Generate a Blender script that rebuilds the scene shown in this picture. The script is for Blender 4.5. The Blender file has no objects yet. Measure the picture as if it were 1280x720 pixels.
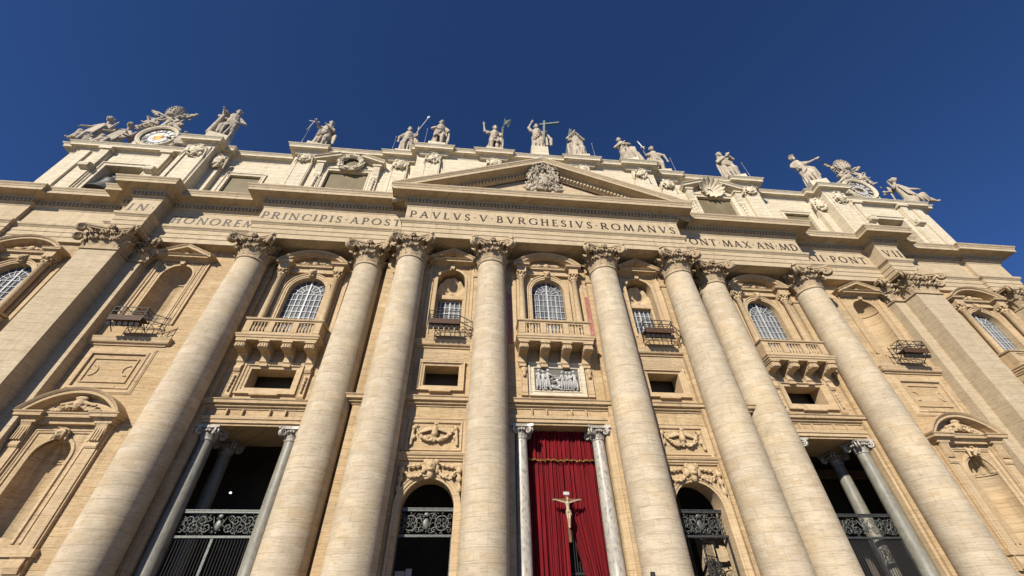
import bpy, math, random
import numpy as np
from math import sin, cos, pi, radians as R, hypot, atan2, sqrt

# ------------------------------------------------------------------ scene, camera, light
SC = bpy.context.scene
COL = SC.collection
random.seed(7)

FPX = 512.3
YAW, PIT, ROL = R(6.068), R(40.532), R(-1.0618)
CAMP = (-6.43, -28.0, 0.0)
def _cam_axes():
    cy, sy, cp, sp, cr, sr = cos(YAW), sin(YAW), cos(PIT), sin(PIT), cos(ROL), sin(ROL)
    def tow(X, Y, Z): return (X*cy + Y*sy, -X*sy + Y*cy, Z)
    def base(r, u, f):
        X = r*cr - u*sr; U = r*sr + u*cr
        return tow(X, f*cp - U*sp, f*sp + U*cp)
    return base(1, 0, 0), base(0, 1, 0), base(0, 0, 1)
from mathutils import Matrix, Vector
cd = bpy.data.cameras.new('camera'); cam = bpy.data.objects.new('camera', cd); COL.objects.link(cam)
r_, u_, f_ = _cam_axes()
cam.matrix_world = Matrix(((r_[0], u_[0], -f_[0], CAMP[0]), (r_[1], u_[1], -f_[1], CAMP[1]), (r_[2], u_[2], -f_[2], CAMP[2]), (0, 0, 0, 1)))
cd.sensor_fit = 'HORIZONTAL'; cd.sensor_width = 36.0; cd.lens = FPX/1280*36.0
cd.clip_start = 0.1; cd.clip_end = 5000
SC.camera = cam

SUN_AZ, SUN_EL = R(30.0), R(29.0)        # measured from the facade's normal towards the left, and up
sdir = Vector((-sin(SUN_AZ)*cos(SUN_EL), -cos(SUN_AZ)*cos(SUN_EL), sin(SUN_EL)))
W = bpy.data.worlds.new('World'); SC.world = W; W.use_nodes = True
nt = W.node_tree; bg = nt.nodes['Background']
sky = nt.nodes.new('ShaderNodeTexSky'); sky.sky_type = 'NISHITA'; sky.sun_disc = False
sky.sun_elevation = SUN_EL; sky.sun_rotation = atan2(sdir.x, sdir.y)
sky.air_density = 0.35; sky.dust_density = 0.0; sky.ozone_density = 10.0; sky.altitude = 0
nt.links.new(sky.outputs[0], bg.inputs[0]); bg.inputs[1].default_value = 0.117
sl = bpy.data.lights.new('sun', 'SUN'); sl.energy = 5.0; sl.angle = R(0.5); sl.color = (1.0, 0.94, 0.85)
so = bpy.data.objects.new('sun', sl); COL.objects.link(so); so.location = (-30, -60, 60)
so.rotation_euler = (-sdir).to_track_quat('-Z', 'Y').to_euler()
SC.view_settings.view_transform = 'Standard'; SC.view_settings.look = 'None'
SC.view_settings.exposure = 0.62; SC.view_settings.gamma = 1.0; SC.view_settings.use_curve_mapping = False

# ------------------------------------------------------------------ materials
def mat_base(name, rough=0.85, spec=0.25):
    m = bpy.data.materials.new(name); m.use_nodes = True
    n = m.node_tree.nodes; l = m.node_tree.links; b = n['Principled BSDF']
    b.inputs['Roughness'].default_value = rough
    b.inputs['Specular IOR Level'].default_value = spec
    return m, n, l, b
def mixrgb(n, l, fac, a, b, mode='MIX'):
    x = n.new('ShaderNodeMix'); x.data_type = 'RGBA'; x.blend_type = mode
    for sock, v in ((x.inputs[0], fac), (x.inputs[6], a), (x.inputs[7], b)):
        if hasattr(v, 'links') or hasattr(v, 'is_output'): l.new(v, sock)
        elif isinstance(v, (int, float)): sock.default_value = v
        else: sock.default_value = (*v, 1)
    return x.outputs[2]
def math_(n, l, op, a, b=None, clamp=False):
    x = n.new('ShaderNodeMath'); x.operation = op; x.use_clamp = clamp
    for i, v in enumerate((a, b)):
        if v is None: continue
        if isinstance(v, (int, float)): x.inputs[i].default_value = v
        else: l.new(v, x.inputs[i])
    return x.outputs[0]
def ramp(n, l, src, lo, hi):
    x = n.new('ShaderNodeMapRange'); x.inputs['From Min'].default_value = lo; x.inputs['From Max'].default_value = hi
    x.clamp = True; l.new(src, x.inputs['Value']); return x.outputs[0]
def noise(n, l, vec, scale, detail=4, rough=0.6, dist=0.0):
    x = n.new('ShaderNodeTexNoise'); x.inputs['Scale'].default_value = scale; x.inputs['Detail'].default_value = detail
    x.inputs['Roughness'].default_value = rough; x.inputs['Distortion'].default_value = dist
    l.new(vec, x.inputs['Vector']); return x.outputs['Fac']
def mapping(n, l, vec, scale=(1, 1, 1), loc=(0, 0, 0)):
    x = n.new('ShaderNodeMapping'); x.inputs['Scale'].default_value = scale; x.inputs['Location'].default_value = loc
    l.new(vec, x.inputs['Vector']); return x.outputs[0]

def stone(name, c0, c1, stain=(0.16, 0.11, 0.07), stain_amt=0.35, block=(1.9, 0.62), streak=1.0, block_amt=0.35, column=False, joint=0.35, pits=0.5, ochre=None, ochre_amt=0.0):
    """travertine: blocks of slightly different tone, horizontal bedding lines, pits, dark rain streaks"""
    m, n, l, b = mat_base(name, 0.88, 0.2)
    if column:
        tc = n.new('ShaderNodeTexCoord'); obv = tc.outputs['Object']
        sp = n.new('ShaderNodeSeparateXYZ'); l.new(obv, sp.inputs[0])
        ang = math_(n, l, 'ARCTAN2', sp.outputs[0], math_(n, l, 'MULTIPLY', sp.outputs[1], -1.0))
        inf = n.new('ShaderNodeObjectInfo')
        rnd = math_(n, l, 'MULTIPLY', inf.outputs['Random'], 57.0)
        cb = n.new('ShaderNodeCombineXYZ')
        l.new(math_(n, l, 'ADD', math_(n, l, 'MULTIPLY', ang, 1.4), rnd), cb.inputs[0])
        l.new(math_(n, l, 'ADD', sp.outputs[2], rnd), cb.inputs[1])
        flat = cb.outputs[0]
        cc = n.new('ShaderNodeCombineXYZ')
        l.new(math_(n, l, 'ADD', sp.outputs[0], rnd), cc.inputs[0]); l.new(sp.outputs[1], cc.inputs[1]); l.new(sp.outputs[2], cc.inputs[2])
        pos = cc.outputs[0]
    else:
        g = n.new('ShaderNodeNewGeometry'); pos = g.outputs['Position']
        sp = n.new('ShaderNodeSeparateXYZ'); l.new(pos, sp.inputs[0])
        cb = n.new('ShaderNodeCombineXYZ')
        l.new(math_(n, l, 'ADD', sp.outputs[0], sp.outputs[1]), cb.inputs[0]); l.new(sp.outputs[2], cb.inputs[1])
        flat = cb.outputs[0]
    # warp the joints a little
    bk = n.new('ShaderNodeTexBrick'); bk.offset = 0.5; bk.inputs['Scale'].default_value = 1.0
    bk.inputs['Brick Width'].default_value = block[0]; bk.inputs['Row Height'].default_value = block[1]
    bk.inputs['Mortar Size'].default_value = 0.012; bk.inputs['Mortar Smooth'].default_value = 0.3
    bk.inputs['Color1'].default_value = (0, 0, 0, 1); bk.inputs['Color2'].default_value = (1, 1, 1, 1); bk.inputs['Mortar'].default_value = (0.5, 0.5, 0.5, 1)
    bk.inputs['Bias'].default_value = 0.0
    l.new(flat, bk.inputs['Vector'])
    bv = n.new('ShaderNodeSeparateColor'); l.new(bk.outputs['Color'], bv.inputs[0])
    big = noise(n, l, pos, 0.22, 5, 0.6)
    mid = noise(n, l, mapping(n, l, pos, (0.8, 0.8, 2.2)), 0.9, 5, 0.62)
    bed = noise(n, l, mapping(n, l, pos, (0.35, 0.35, 7.0)), 1.6, 6, 0.7, 0.3)
    fine = noise(n, l, mapping(n, l, pos, (1.0, 1.0, 4.0)), 9.0, 4, 0.7)
    rain = noise(n, l, mapping(n, l, pos, (2.6, 2.6, 0.16)), 1.0, 5, 0.62)
    f1 = math_(n, l, 'ADD', math_(n, l, 'MULTIPLY', mid, 0.55), math_(n, l, 'MULTIPLY', big, 0.45))
    f1 = ramp(n, l, f1, 0.36, 0.62)
    col = mixrgb(n, l, f1, c0, c1)
    blk = math_(n, l, 'MULTIPLY', ramp(n, l, bv.outputs[0], 0.05, 0.95), block_amt)
    darkc = tuple(v*0.70*t for v, t in zip(c0, (1.0, 0.93, 0.80)))
    col = mixrgb(n, l, blk, col, darkc)
    if ochre:
        om = math_(n, l, 'MULTIPLY', ramp(n, l, noise(n, l, mapping(n, l, pos, (0.5, 0.5, 0.9)), 0.55, 4, 0.55), 0.5, 0.66), ochre_amt)
        col = mixrgb(n, l, om, col, ochre)
    bd = math_(n, l, 'MULTIPLY', ramp(n, l, bed, 0.46, 0.70), 0.42*streak)
    col = mixrgb(n, l, bd, col, tuple(v*0.62*t for v, t in zip(c0, (1.0, 0.95, 0.84))))
    bd2 = math_(n, l, 'MULTIPLY', ramp(n, l, fine, 0.52, 0.78), 0.35*streak)
    col = mixrgb(n, l, bd2, col, tuple(v*1.25 for v in c1))
    st = math_(n, l, 'MULTIPLY', math_(n, l, 'MULTIPLY', ramp(n, l, rain, 0.50, 0.74), ramp(n, l, big, 0.38, 0.62)), stain_amt)
    col = mixrgb(n, l, st, col, stain)
    dash = noise(n, l, mapping(n, l, flat, (0.9, 9.0, 1.0)), 1.5, 4, 0.62)
    dm = math_(n, l, 'MULTIPLY', ramp(n, l, dash, 0.52, 0.66), 0.62*streak)
    col = mixrgb(n, l, dm, col, tuple(v*0.50*t for v, t in zip(c0, (1.0, 0.92, 0.80))))
    dash2 = noise(n, l, mapping(n, l, flat, (1.7, 16.0, 1.0), (7.3, 2.1, 0)), 1.9, 3, 0.6)
    dm2 = math_(n, l, 'MULTIPLY', ramp(n, l, dash2, 0.55, 0.68), 0.55*streak)
    col = mixrgb(n, l, dm2, col, tuple(v*0.42*t for v, t in zip(c0, (1.0, 0.92, 0.80))))
    if column:
        b2 = n.new('ShaderNodeTexBrick'); b2.offset = 0.37; b2.inputs['Scale'].default_value = 1.0; b2.inputs['Brick Width'].default_value = 0.62; b2.inputs['Row Height'].default_value = 0.30
        b2.inputs['Mortar Size'].default_value = 0.0; b2.inputs['Color1'].default_value = (0, 0, 0, 1); b2.inputs['Color2'].default_value = (1, 1, 1, 1)
        l.new(flat, b2.inputs['Vector']); s2 = n.new('ShaderNodeSeparateColor'); l.new(b2.outputs['Color'], s2.inputs[0])
        zone = ramp(n, l, noise(n, l, mapping(n, l, flat, (0.35, 0.30, 1.0)), 1.0, 2, 0.5), 0.46, 0.54)
        pm_ = math_(n, l, 'MULTIPLY', math_(n, l, 'MULTIPLY', ramp(n, l, s2.outputs[0], 0.74, 0.78), zone), 0.50)
        col = mixrgb(n, l, pm_, col, (0.37, 0.275, 0.165))
        pm2 = math_(n, l, 'MULTIPLY', ramp(n, l, s2.outputs[0], 0.24, 0.18), 0.18)
        col = mixrgb(n, l, pm2, col, tuple(v*1.06 for v in c1))
    jt = math_(n, l, 'MULTIPLY', bk.outputs['Fac'], joint)
    col = mixrgb(n, l, jt, col, tuple(v*0.42 for v in c0))
    l.new(col, b.inputs['Base Color'])
    h = math_(n, l, 'ADD', math_(n, l, 'MULTIPLY', bed, 0.6), math_(n, l, 'MULTIPLY', fine, pits))
    h = math_(n, l, 'SUBTRACT', h, math_(n, l, 'MULTIPLY', bk.outputs['Fac'], 0.5))
    bp = n.new('ShaderNodeBump'); bp.inputs['Strength'].default_value = 0.8; bp.inputs['Distance'].default_value = 0.05
    l.new(h, bp.inputs['Height']); l.new(bp.outputs[0], b.inputs['Normal'])
    return m

def plain(name, c, rough=0.6, metal=0.0, var=0.25, scale=3.0, spec=0.3, c2=None, bump=0.0):
    m, n, l, b = mat_base(name, rough, spec)
    b.inputs['Metallic'].default_value = metal
    tc = n.new('ShaderNodeTexCoord')
    f = noise(n, l, tc.outputs['Object'], scale, 5, 0.6)
    c2 = c2 or tuple(v*(1-var) for v in c)
    l.new(mixrgb(n, l, ramp(n, l, f, 0.35, 0.65), c, c2), b.inputs['Base Color'])
    if bump:
        bp = n.new('ShaderNodeBump'); bp.inputs['Strength'].default_value = bump; bp.inputs['Distance'].default_value = 0.03
        l.new(f, bp.inputs['Height']); l.new(bp.outputs[0], b.inputs['Normal'])
    return m

M = {}
M['wall'] = stone('warm_travertine', (0.414, 0.29, 0.156), (0.493, 0.368, 0.211), stain_amt=0.65, block_amt=0.42, block=(1.7, 0.55), streak=1.15, joint=0.05, ochre=(0.30, 0.245, 0.165), ochre_amt=0.55)
M['trim'] = stone('moulded_travertine', (0.403, 0.289, 0.161), (0.485, 0.362, 0.217), stain_amt=0.6, block_amt=0.12, block=(2.8, 3.0), streak=0.8, joint=0.2)
M['entab'] = stone('entablature_travertine', (0.386, 0.297, 0.181), (0.474, 0.376, 0.245), stain_amt=0.5, block_amt=0.12, block=(3.2, 2.1), streak=0.7, joint=0.3)
M['pilaster'] = stone('pilaster_travertine', (0.376, 0.295, 0.184), (0.462, 0.374, 0.25), stain_amt=0.45, block_amt=0.16, block=(1.9, 0.8), streak=0.85, joint=0.06)
M['shaft'] = stone('column_travertine', (0.387, 0.316, 0.217), (0.496, 0.415, 0.297), stain=(0.26, 0.21, 0.15), stain_amt=0.30, block=(1.5, 0.75), block_amt=0.34, column=True, joint=0.03, streak=0.78, ochre=(0.50, 0.38, 0.22), ochre_amt=0.5)
M['attic'] = stone('pale_travertine', (0.502, 0.425, 0.296), (0.6, 0.527, 0.384), stain=(0.25, 0.21, 0.16), stain_amt=0.5, block_amt=0.16, block=(2.3, 0.6), streak=0.8, joint=0.35)
M['capital'] = stone('weathered_capital_stone', (0.297, 0.22, 0.129), (0.447, 0.341, 0.212), stain=(0.07, 0.052, 0.036), stain_amt=0.75, block_amt=0.0, joint=0.0, streak=0.6)
M['statue'] = stone('weathered_statue_stone', (0.31, 0.256, 0.184), (0.459, 0.389, 0.292), stain=(0.10, 0.085, 0.07), stain_amt=0.7, block_amt=0.0, joint=0.0, streak=0.5)
M['pave'] = plain('grey_paving', (0.165, 0.145, 0.12), 0.9, var=0.3, scale=0.4)

# ------------------------------------------------------------------ mesh helpers
class MB:
    def __init__(s): s.v = []; s.f = []; s.s = []
    def add(s, vs, fs, smooth=False):
        o = len(s.v); s.v += [tuple(p) for p in vs]
        s.f += [tuple(i+o for i in f) for f in fs]; s.s += [smooth]*len(fs); return s
    def box(s, x0, x1, y0, y1, z0, z1):
        return s.add([(x0,y0,z0),(x1,y0,z0),(x1,y1,z0),(x0,y1,z0),(x0,y0,z1),(x1,y0,z1),(x1,y1,z1),(x0,y1,z1)],
              [(0,3,2,1),(4,5,6,7),(0,1,5,4),(1,2,6,5),(2,3,7,6),(3,0,4,7)])
    def lathe(s, prof, cx=0, cy=0, cz=0, n=24, smooth=True, a0=0, a1=2*pi):
        """prof: [(r,z)]"""
        full = abs(a1-a0-2*pi) < 1e-6; k = n if full else n+1
        vs = [(cx+r*cos(a0+(a1-a0)*i/n), cy+r*sin(a0+(a1-a0)*i/n), cz+z) for r, z in prof for i in range(k)]
        fs = []
        for j in range(len(prof)-1):
            for i in range(n):
                i2 = (i+1) % k if full else i+1
                fs.append((j*k+i, j*k+i2, (j+1)*k+i2, (j+1)*k+i))
        s.add(vs, fs, smooth)
        if full:
            for j, rev in ((0, True), (len(prof)-1, False)):
                if prof[j][0] > 1e-4:
                    idx = [(cx+prof[j][0]*cos(2*pi*i/n), cy+prof[j][0]*sin(2*pi*i/n), cz+prof[j][1]) for i in range(n)]
                    s.add(idx, [tuple(range(n))[::-1] if rev else tuple(range(n))])
        return s
    def sweep(s, prof, path, cap=True):
        """prof [(out,z)], path [(x,y)] left to right in plan, out = right hand side (towards -y)"""
        P = [np.array(p, float) for p in path]; n = len(P); nor = []
        for i in range(n):
            ds = []
            if i > 0: d = P[i]-P[i-1]; ds.append(d/np.linalg.norm(d))
            if i < n-1: d = P[i+1]-P[i]; ds.append(d/np.linalg.norm(d))
            ns = [np.array((d[1], -d[0])) for d in ds]
            if len(ns) == 1: nor.append(ns[0])
            else:
                m = ns[0]+ns[1]; m /= np.linalg.norm(m); nor.append(m/max(0.3, float(m@ns[0])))
        k = len(prof); vs = []
        for i in range(n):
            for o, z in prof: q = P[i]+nor[i]*o; vs.append((q[0], q[1], z))
        fs = []
        for i in range(n-1):
            for j in range(k-1): fs.append((i*k+j, (i+1)*k+j, (i+1)*k+j+1, i*k+j+1))
        if cap: fs += [tuple(range(k))[::-1], tuple(range((n-1)*k, n*k))]
        return s.add(vs, fs)
    def frame(s, path, prof, y, closed=True, cap=True, vertical_ends=False):
        """path [(x,z)] on the facade plane; prof [(offset to the left of the path, proud of y)]"""
        P = [np.array(p, float) for p in path]; n = len(P); nor = []
        for i in range(n):
            ds = []
            if closed or i > 0: d = P[i]-P[i-1]; ds.append(d/np.linalg.norm(d))
            if closed or i < n-1: d = P[(i+1) % n]-P[i]; ds.append(d/np.linalg.norm(d))
            ns = [np.array((-d[1], d[0])) for d in ds]
            if len(ns) == 1:
                if vertical_ends: nor.append(np.array((0, 1.0/max(0.2, ns[0][1]))))
                else: nor.append(ns[0])
            else:
                m = ns[0]+ns[1]; m /= np.linalg.norm(m); nor.append(m/max(0.3, float(m@ns[0])))
        k = len(prof); vs = []
        for i in range(n):
            for o, h in prof: q = P[i]+nor[i]*o; vs.append((q[0], y-h, q[1]))
        fs = []
        for i in range(n if closed else n-1):
            a = i; b = (i+1) % n
            for j in range(k-1): fs.append((a*k+j, a*k+j+1, b*k+j+1, b*k+j))
        if cap and not closed: fs += [tuple(range(k)), tuple(range((n-1)*k, n*k))[::-1]]
        return s.add(vs, fs)
    def prism_x(s, poly, x0, x1, smooth=False):
        """poly [(y,z)] extruded along x"""
        k = len(poly); vs = [(x0, y, z) for y, z in poly]+[(x1, y, z) for y, z in poly]
        return s.add(vs, [tuple(range(k)), tuple(range(k, 2*k))[::-1]]+[(i, i+k, (i+1) % k+k, (i+1) % k) for i in range(k)], smooth)
    def prism_y(s, poly, y0, y1):
        """poly [(x,z)] extruded along y"""
        k = len(poly); vs = [(x, y0, z) for x, z in poly]+[(x, y1, z) for x, z in poly]
        return s.add(vs, [tuple(range(k)), tuple(range(k, 2*k))[::-1]]+[(i, i+k, (i+1) % k+k, (i+1) % k) for i in range(k)])
    def tube(s, pts, r, n=6, smooth=True, flat=None):
        P = [Vector(p) for p in pts]; rs = r if isinstance(r, (list, tuple)) else [r]*len(P)
        vs = []; up = Vector((0, 0, 1)); prev = None
        for i, p in enumerate(P):
            t = (P[min(i+1, len(P)-1)]-P[max(i-1, 0)])
            t = t.normalized() if t.length > 1e-9 else Vector((0, 0, 1))
            if prev is None:
                a = t.orthogonal().normalized()
            else:
                a = prev - t*prev.dot(t); a = a.normalized() if a.length > 1e-6 else t.orthogonal().normalized()
            prev = a; b = t.cross(a)
            for k in range(n):
                q = p + (a*cos(2*pi*k/n)+b*sin(2*pi*k/n))*rs[i]; vs.append(tuple(q))
        fs = []
        for i in range(len(P)-1):
            for k in range(n): fs.append((i*n+k, i*n+(k+1) % n, (i+1)*n+(k+1) % n, (i+1)*n+k))
        fs += [tuple(range(n))[::-1], tuple(range((len(P)-1)*n, len(P)*n))]
        return s.add(vs, fs, smooth)
    def bar(s, p, q, r, n=4): return s.tube([p, q], r, n, False)
    def plate(s, outer, holes, yf, depth):
        """flat wall in the facade plane with openings: outer/holes are [(x,z)] loops"""
        c = bpy.data.curves.new('tmp', 'CURVE'); c.dimensions = '2D'; c.fill_mode = 'BOTH'; c.extrude = depth/2
        for lp in [outer]+holes:
            sp = c.splines.new('POLY'); sp.points.add(len(lp)-1); sp.use_cyclic_u = True
            for p, q in zip(sp.points, lp): p.co = (q[0], q[1], 0, 1)
        ob = bpy.data.objects.new('tmp', c); COL.objects.link(ob)
        dg = bpy.context.evaluated_depsgraph_get(); ev = ob.evaluated_get(dg); me = ev.to_mesh()
        vs = [(v.co.x, yf+depth/2-v.co.z, v.co.y) for v in me.vertices]; fs = [tuple(p.vertices) for p in me.polygons]
        ev.to_mesh_clear(); bpy.data.objects.remove(ob); bpy.data.curves.remove(c)
        return s.add(vs, fs)
    def moved(s, dx=0, dy=0, dz=0, mirror=False):
        m = MB(); m.v = [((-x if mirror else x)+dx, y+dy, z+dz) for x, y, z in s.v]
        m.f = [f[::-1] for f in s.f] if mirror else list(s.f); m.s = list(s.s); return m
    def join(s, o): return s._add2(o)
    def _add2(s, o):
        k = len(s.v); s.v += o.v; s.f += [tuple(i+k for i in f) for f in o.f]; s.s += o.s; return s
    def mesh(s, name, mat):
        me = bpy.data.meshes.new(name); me.from_pydata(s.v, [], s.f); me.materials.append(mat)
        me.polygons.foreach_set('use_smooth', s.s); me.validate(); me.update(); return me
    def build(s, name, mat, parent=None, loc=(0, 0, 0), rot=(0, 0, 0), scale=(1, 1, 1)):
        o = bpy.data.objects.new(name, s.mesh(name, mat)); COL.objects.link(o)
        o.location = loc; o.rotation_euler = rot; o.scale = scale
        if parent: o.parent = parent
        return o
def tag(o, label=None, cat=None, group=None, kind=None):
    for k, v in (('label', label), ('category', cat), ('group', group), ('kind', kind)):
        if v: o[k] = v
    return o
def empty(name, loc=(0, 0, 0), label=None, cat=None, group=None):
    o = bpy.data.objects.new(name, None); COL.objects.link(o); o.location = loc; o.empty_display_size = 0.5
    return tag(o, label, cat, group)
def copy_obj(o, parent=None, loc=None, scale=None):
    c = o.copy(); COL.objects.link(c); c.parent = parent if parent else o.parent
    if loc is not None: c.location = loc
    if scale is not None: c.scale = scale
    for ch in o.children:
        copy_obj(ch, c)
    return c
def rect(x0, x1, z0, z1): return [(x0, z0), (x1, z0), (x1, z1), (x0, z1)]
def arch(cx, hw, z0, zs, n=20):
    return [(cx-hw, z0), (cx+hw, z0)]+[(cx+hw*cos(pi*i/n), zs+hw*sin(pi*i/n)) for i in range(n+1)]
def arc_pts(cx, cz, r, a0, a1, n=16): return [(cx+r*cos(a0+(a1-a0)*i/n), cz+r*sin(a0+(a1-a0)*i/n)) for i in range(n+1)]

# ---- sculpture: capsules and ellipsoids fused into one skin by a voxel remesh
def cap(p, q, r0, r1=None): return ('c', Vector(p), Vector(q), r0, r1 if r1 is not None else r0)
def ell(c, r, rot=(0, 0, 0)): return ('e', Vector(c), r if isinstance(r, tuple) else (r, r, r), rot)
def chain(pts, rs):
    return [cap(pts[i], pts[i+1], rs[i], rs[i+1]) for i in range(len(pts)-1)]
_SPH = []
for j in range(1, 6):
    for i in range(10): _SPH.append((sin(pi*j/6)*cos(2*pi*i/10), sin(pi*j/6)*sin(2*pi*i/10), cos(pi*j/6)))
_SPHV = [(0, 0, 1)]+_SPH+[(0, 0, -1)]
_SPHF = [(0, 1+i, 1+(i+1) % 10) for i in range(10)]
for j in range(4):
    for i in range(10): _SPHF.append((1+j*10+i, 1+(j+1)*10+i, 1+(j+1)*10+(i+1) % 10, 1+j*10+(i+1) % 10))
_SPHF += [(51, 41+(i+1) % 10, 41+i) for i in range(10)]
from mathutils import Euler
def prim_mesh(mb, p):
    if p[0] == 'e':
        rot = Euler(p[3]).to_matrix()
        mb.add([tuple(p[1]+rot @ Vector((v[0]*p[2][0], v[1]*p[2][1], v[2]*p[2][2]))) for v in _SPHV], _SPHF, True)
    else:
        a, b, r0, r1 = p[1:]
        d = b-a
        if d.length < 1e-6: d = Vector((0, 0, 1e-4))
        q = Vector((0, 0, 1)).rotation_difference(d.normalized())
        vs = []
        for v in _SPHV:
            up = v[2] > 0.01
            r = r1 if up else r0
            vs.append(tuple((b if up else a)+q @ (Vector(v)*r)))
        mb.add(vs, _SPHF, True)
def blob(prims, voxel, mat_name=None, smooth=2, folds=0.0, seed=0):
    mb = MB()
    for p in prims: prim_mesh(mb, p)
    me = mb.mesh('tmp', M['pave']); ob = bpy.data.objects.new('tmp', me); COL.objects.link(ob)
    md = ob.modifiers.new('r', 'REMESH'); md.mode = 'VOXEL'; md.voxel_size = voxel
    if smooth:
        ms = ob.modifiers.new('s', 'SMOOTH'); ms.factor = 0.5; ms.iterations = smooth
    dg = bpy.context.evaluated_depsgraph_get(); ev = ob.evaluated_get(dg); em = ev.to_mesh()
    out = MB(); out.add([tuple(v.co) for v in em.vertices], [tuple(p.vertices) for p in em.polygons], True)
    ev.to_mesh_clear(); bpy.data.objects.remove(ob); bpy.data.meshes.remove(me)
    return out
def swag(p, q, sag, r, n=9, depth=0.0):
    """fruit garland hanging between two points: fat in the middle, lumpy"""
    pr = []
    for i in range(n+1):
        t = i/n; s = 4*t*(1-t)
        c = (p[0]+(q[0]-p[0])*t, p[1]+(q[1]-p[1])*t-depth*s, p[2]+(q[2]-p[2])*t-sag*s)
        rr = r*(0.55+0.6*s)
        pr.append(ell(c, rr*0.72))
        for k in range(5):
            pr.append(ell((c[0]+random.uniform(-1, 1)*rr*.6, c[1]-rr*random.uniform(.3, .8), c[2]+random.uniform(-.8, .8)*rr), rr*random.uniform(.28, .48)))
    return pr

# ------------------------------------------------------------------ ground
g = MB(); g.box(-400, 400, -400, -19.0, -2.0, -1.65); tag(g.build('plaza', M['pave']), kind='structure')
g = MB()
for i in range(10):
    g.box(-62, 62, -19.0+0.75*i, -12.2, -1.65+0.165*i, -1.65+0.165*(i+1)-0.0005*i)
tag(g.build('entrance_steps', M['pave']), kind='structure')
g = MB(); g.box(-400, 400, -12.2, 400, -2.0, -0.006); tag(g.build('pavement', M['pave']), kind='structure')

# ------------------------------------------------------------------ the church front
FAC = empty('basilica_facade', (0, 0, 0), 'huge warm travertine church front with giant columns and a Latin inscription under the pediment', 'church')
YC, YS = 1.0, 2.4                 # wall planes: middle five bays, outer bays
XB = 15.1
CD, AB, PA, TW = 9.0, 22.15, 33.95, 47.2          # bay axes
COLS = [(5.35, 0.0), (12.75, 0.0), (16.85, 1.26), (27.3, 1.26)]
ZA, ZC = 28.8, 34.75              # entablature bottom and top
DOORTOP = 11.85

w = MB()
holes = [rect(-3.35, 3.35, 0.0, DOORTOP), arch(0, 1.55, 19.2, 24.62)]
for s in (-1, 1):
    holes += [arch(s*CD, 1.7, 0.0, 6.37), rect(s*CD-1.35, s*CD+1.35, 14.7, 16.45), arch(s*CD, 1.28, 20.4, 25.5)]
w.plate(rect(-XB, XB, -0.3, 29.0), holes, YC, 1.3)
w.build('wall', M['wall'], FAC)
for s in (-1, 1):
    w = MB()
    hs = [rect(AB-3.4, AB+3.4, 0.0, DOORTOP), rect(AB-1.72, AB+1.72, 14.75, 16.42), arch(AB, 1.66, 19.2, 24.45),
          arch(PA, 1.33, 20.5, 25.5), arch(PA+0.05, 1.2, 4.9, 9.5), arch(TW, 1.66, 19.2, 24.45), arch(TW, 3.4, 0.0, 9.0)]
    w.plate(rect(XB, 56.4, -0.3, 29.0), hs, YS, 1.3)
    (w.moved(mirror=True) if s < 0 else w).build('wall', M['wall'], FAC)

# pilaster strips behind the columns and the giant corner pilasters
def strips(sd):
    m = MB()
    for (x, y), yw in zip(COLS, (YC, YC, YS, YS)):
        m.box(x-1.55, x+1.55, yw-0.32, yw+0.2, -0.2, 28.79)
        for z0, z1, o in ((25.75, 26.0, .10), (28.3, 28.78, .12)):
            m.box(x-1.55-o, x+1.55+o, yw-0.32-o, yw+0.2, z0, z1)
    return m
for s in (-1, 1):
    m = strips(s); (m.moved(mirror=True) if s < 0 else m).build('pilaster_strip', M['wall'], FAC)

# ---- Corinthian ornament
def leaf(w, h, out, base_r, curl=0.34, rad=True):
    """acanthus leaf standing on the bell: local x across, -y outwards, z up"""
    spine = []
    n = 9
    for i in range(n+1):
        t = i/n
        if t < 0.68:
            u = t/0.68; o = 0.03+out*0.45*u**2.2; z = h*0.93*u
        else:
            u = (t-0.68)/0.32; a = u*2.5
            o = out*0.45+0.03+out*0.55*sin(min(a, pi/2)) if a < pi/2 else out+0.03-0.10*(a-pi/2)
            z = h*0.93+h*0.09*sin(a) - (0.0 if a < pi/2 else h*0.16*(a-pi/2))
        spine.append((o, z, t))
    vs = []; fs = []; k = 9
    for o, z, t in spine:
        ww = w*0.5*(0.78+0.30*sin(pi*min(1, t*1.15)))*(1.0 if t < .75 else max(0.30, 1-(t-.75)*2.6))
        ww *= 1+0.16*cos(t*6*pi)
        for j in range(k):
            s = (j/(k-1))*2-1
            rib = 0.045*cos(s*3.5*pi)*(1-abs(s)*.3)
            fold = -0.10*abs(s)**1.6*out/0.4
            zz = z - 0.10*h*abs(s)*t + 0.03*cos(s*9)
            vs.append((s*ww, -(base_r+o+rib+fold+(0.07 if abs(s) < .01 else 0)), zz))
    for i in range(n):
        for j in range(k-1):
            fs.append((i*k+j, i*k+j+1, (i+1)*k+j+1, (i+1)*k+j))
    return vs, fs
def xf(vs, ang=0.0, dx=0, dy=0, dz=0):
    c, s = cos(ang), sin(ang)
    return [(x*c-y*s+dx, x*s+y*c+dy, z+dz) for x, y, z in vs]
def spiral(ctr, e1, e2, r0, turns, th, n=22, a0=0.0, sgn=1):
    """points of a volute in the plane spanned by e1, e2"""
    pts = []; rs = []
    for i in range(n+1):
        t = i/n; a = a0+sgn*turns*2*pi*t; r = r0*(1-0.86*t)
        pts.append(tuple(ctr[k]+e1[k]*r*cos(a)+e2[k]*r*sin(a) for k in range(3))); rs.append(th*(1-0.45*t))
    return pts, rs
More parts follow.
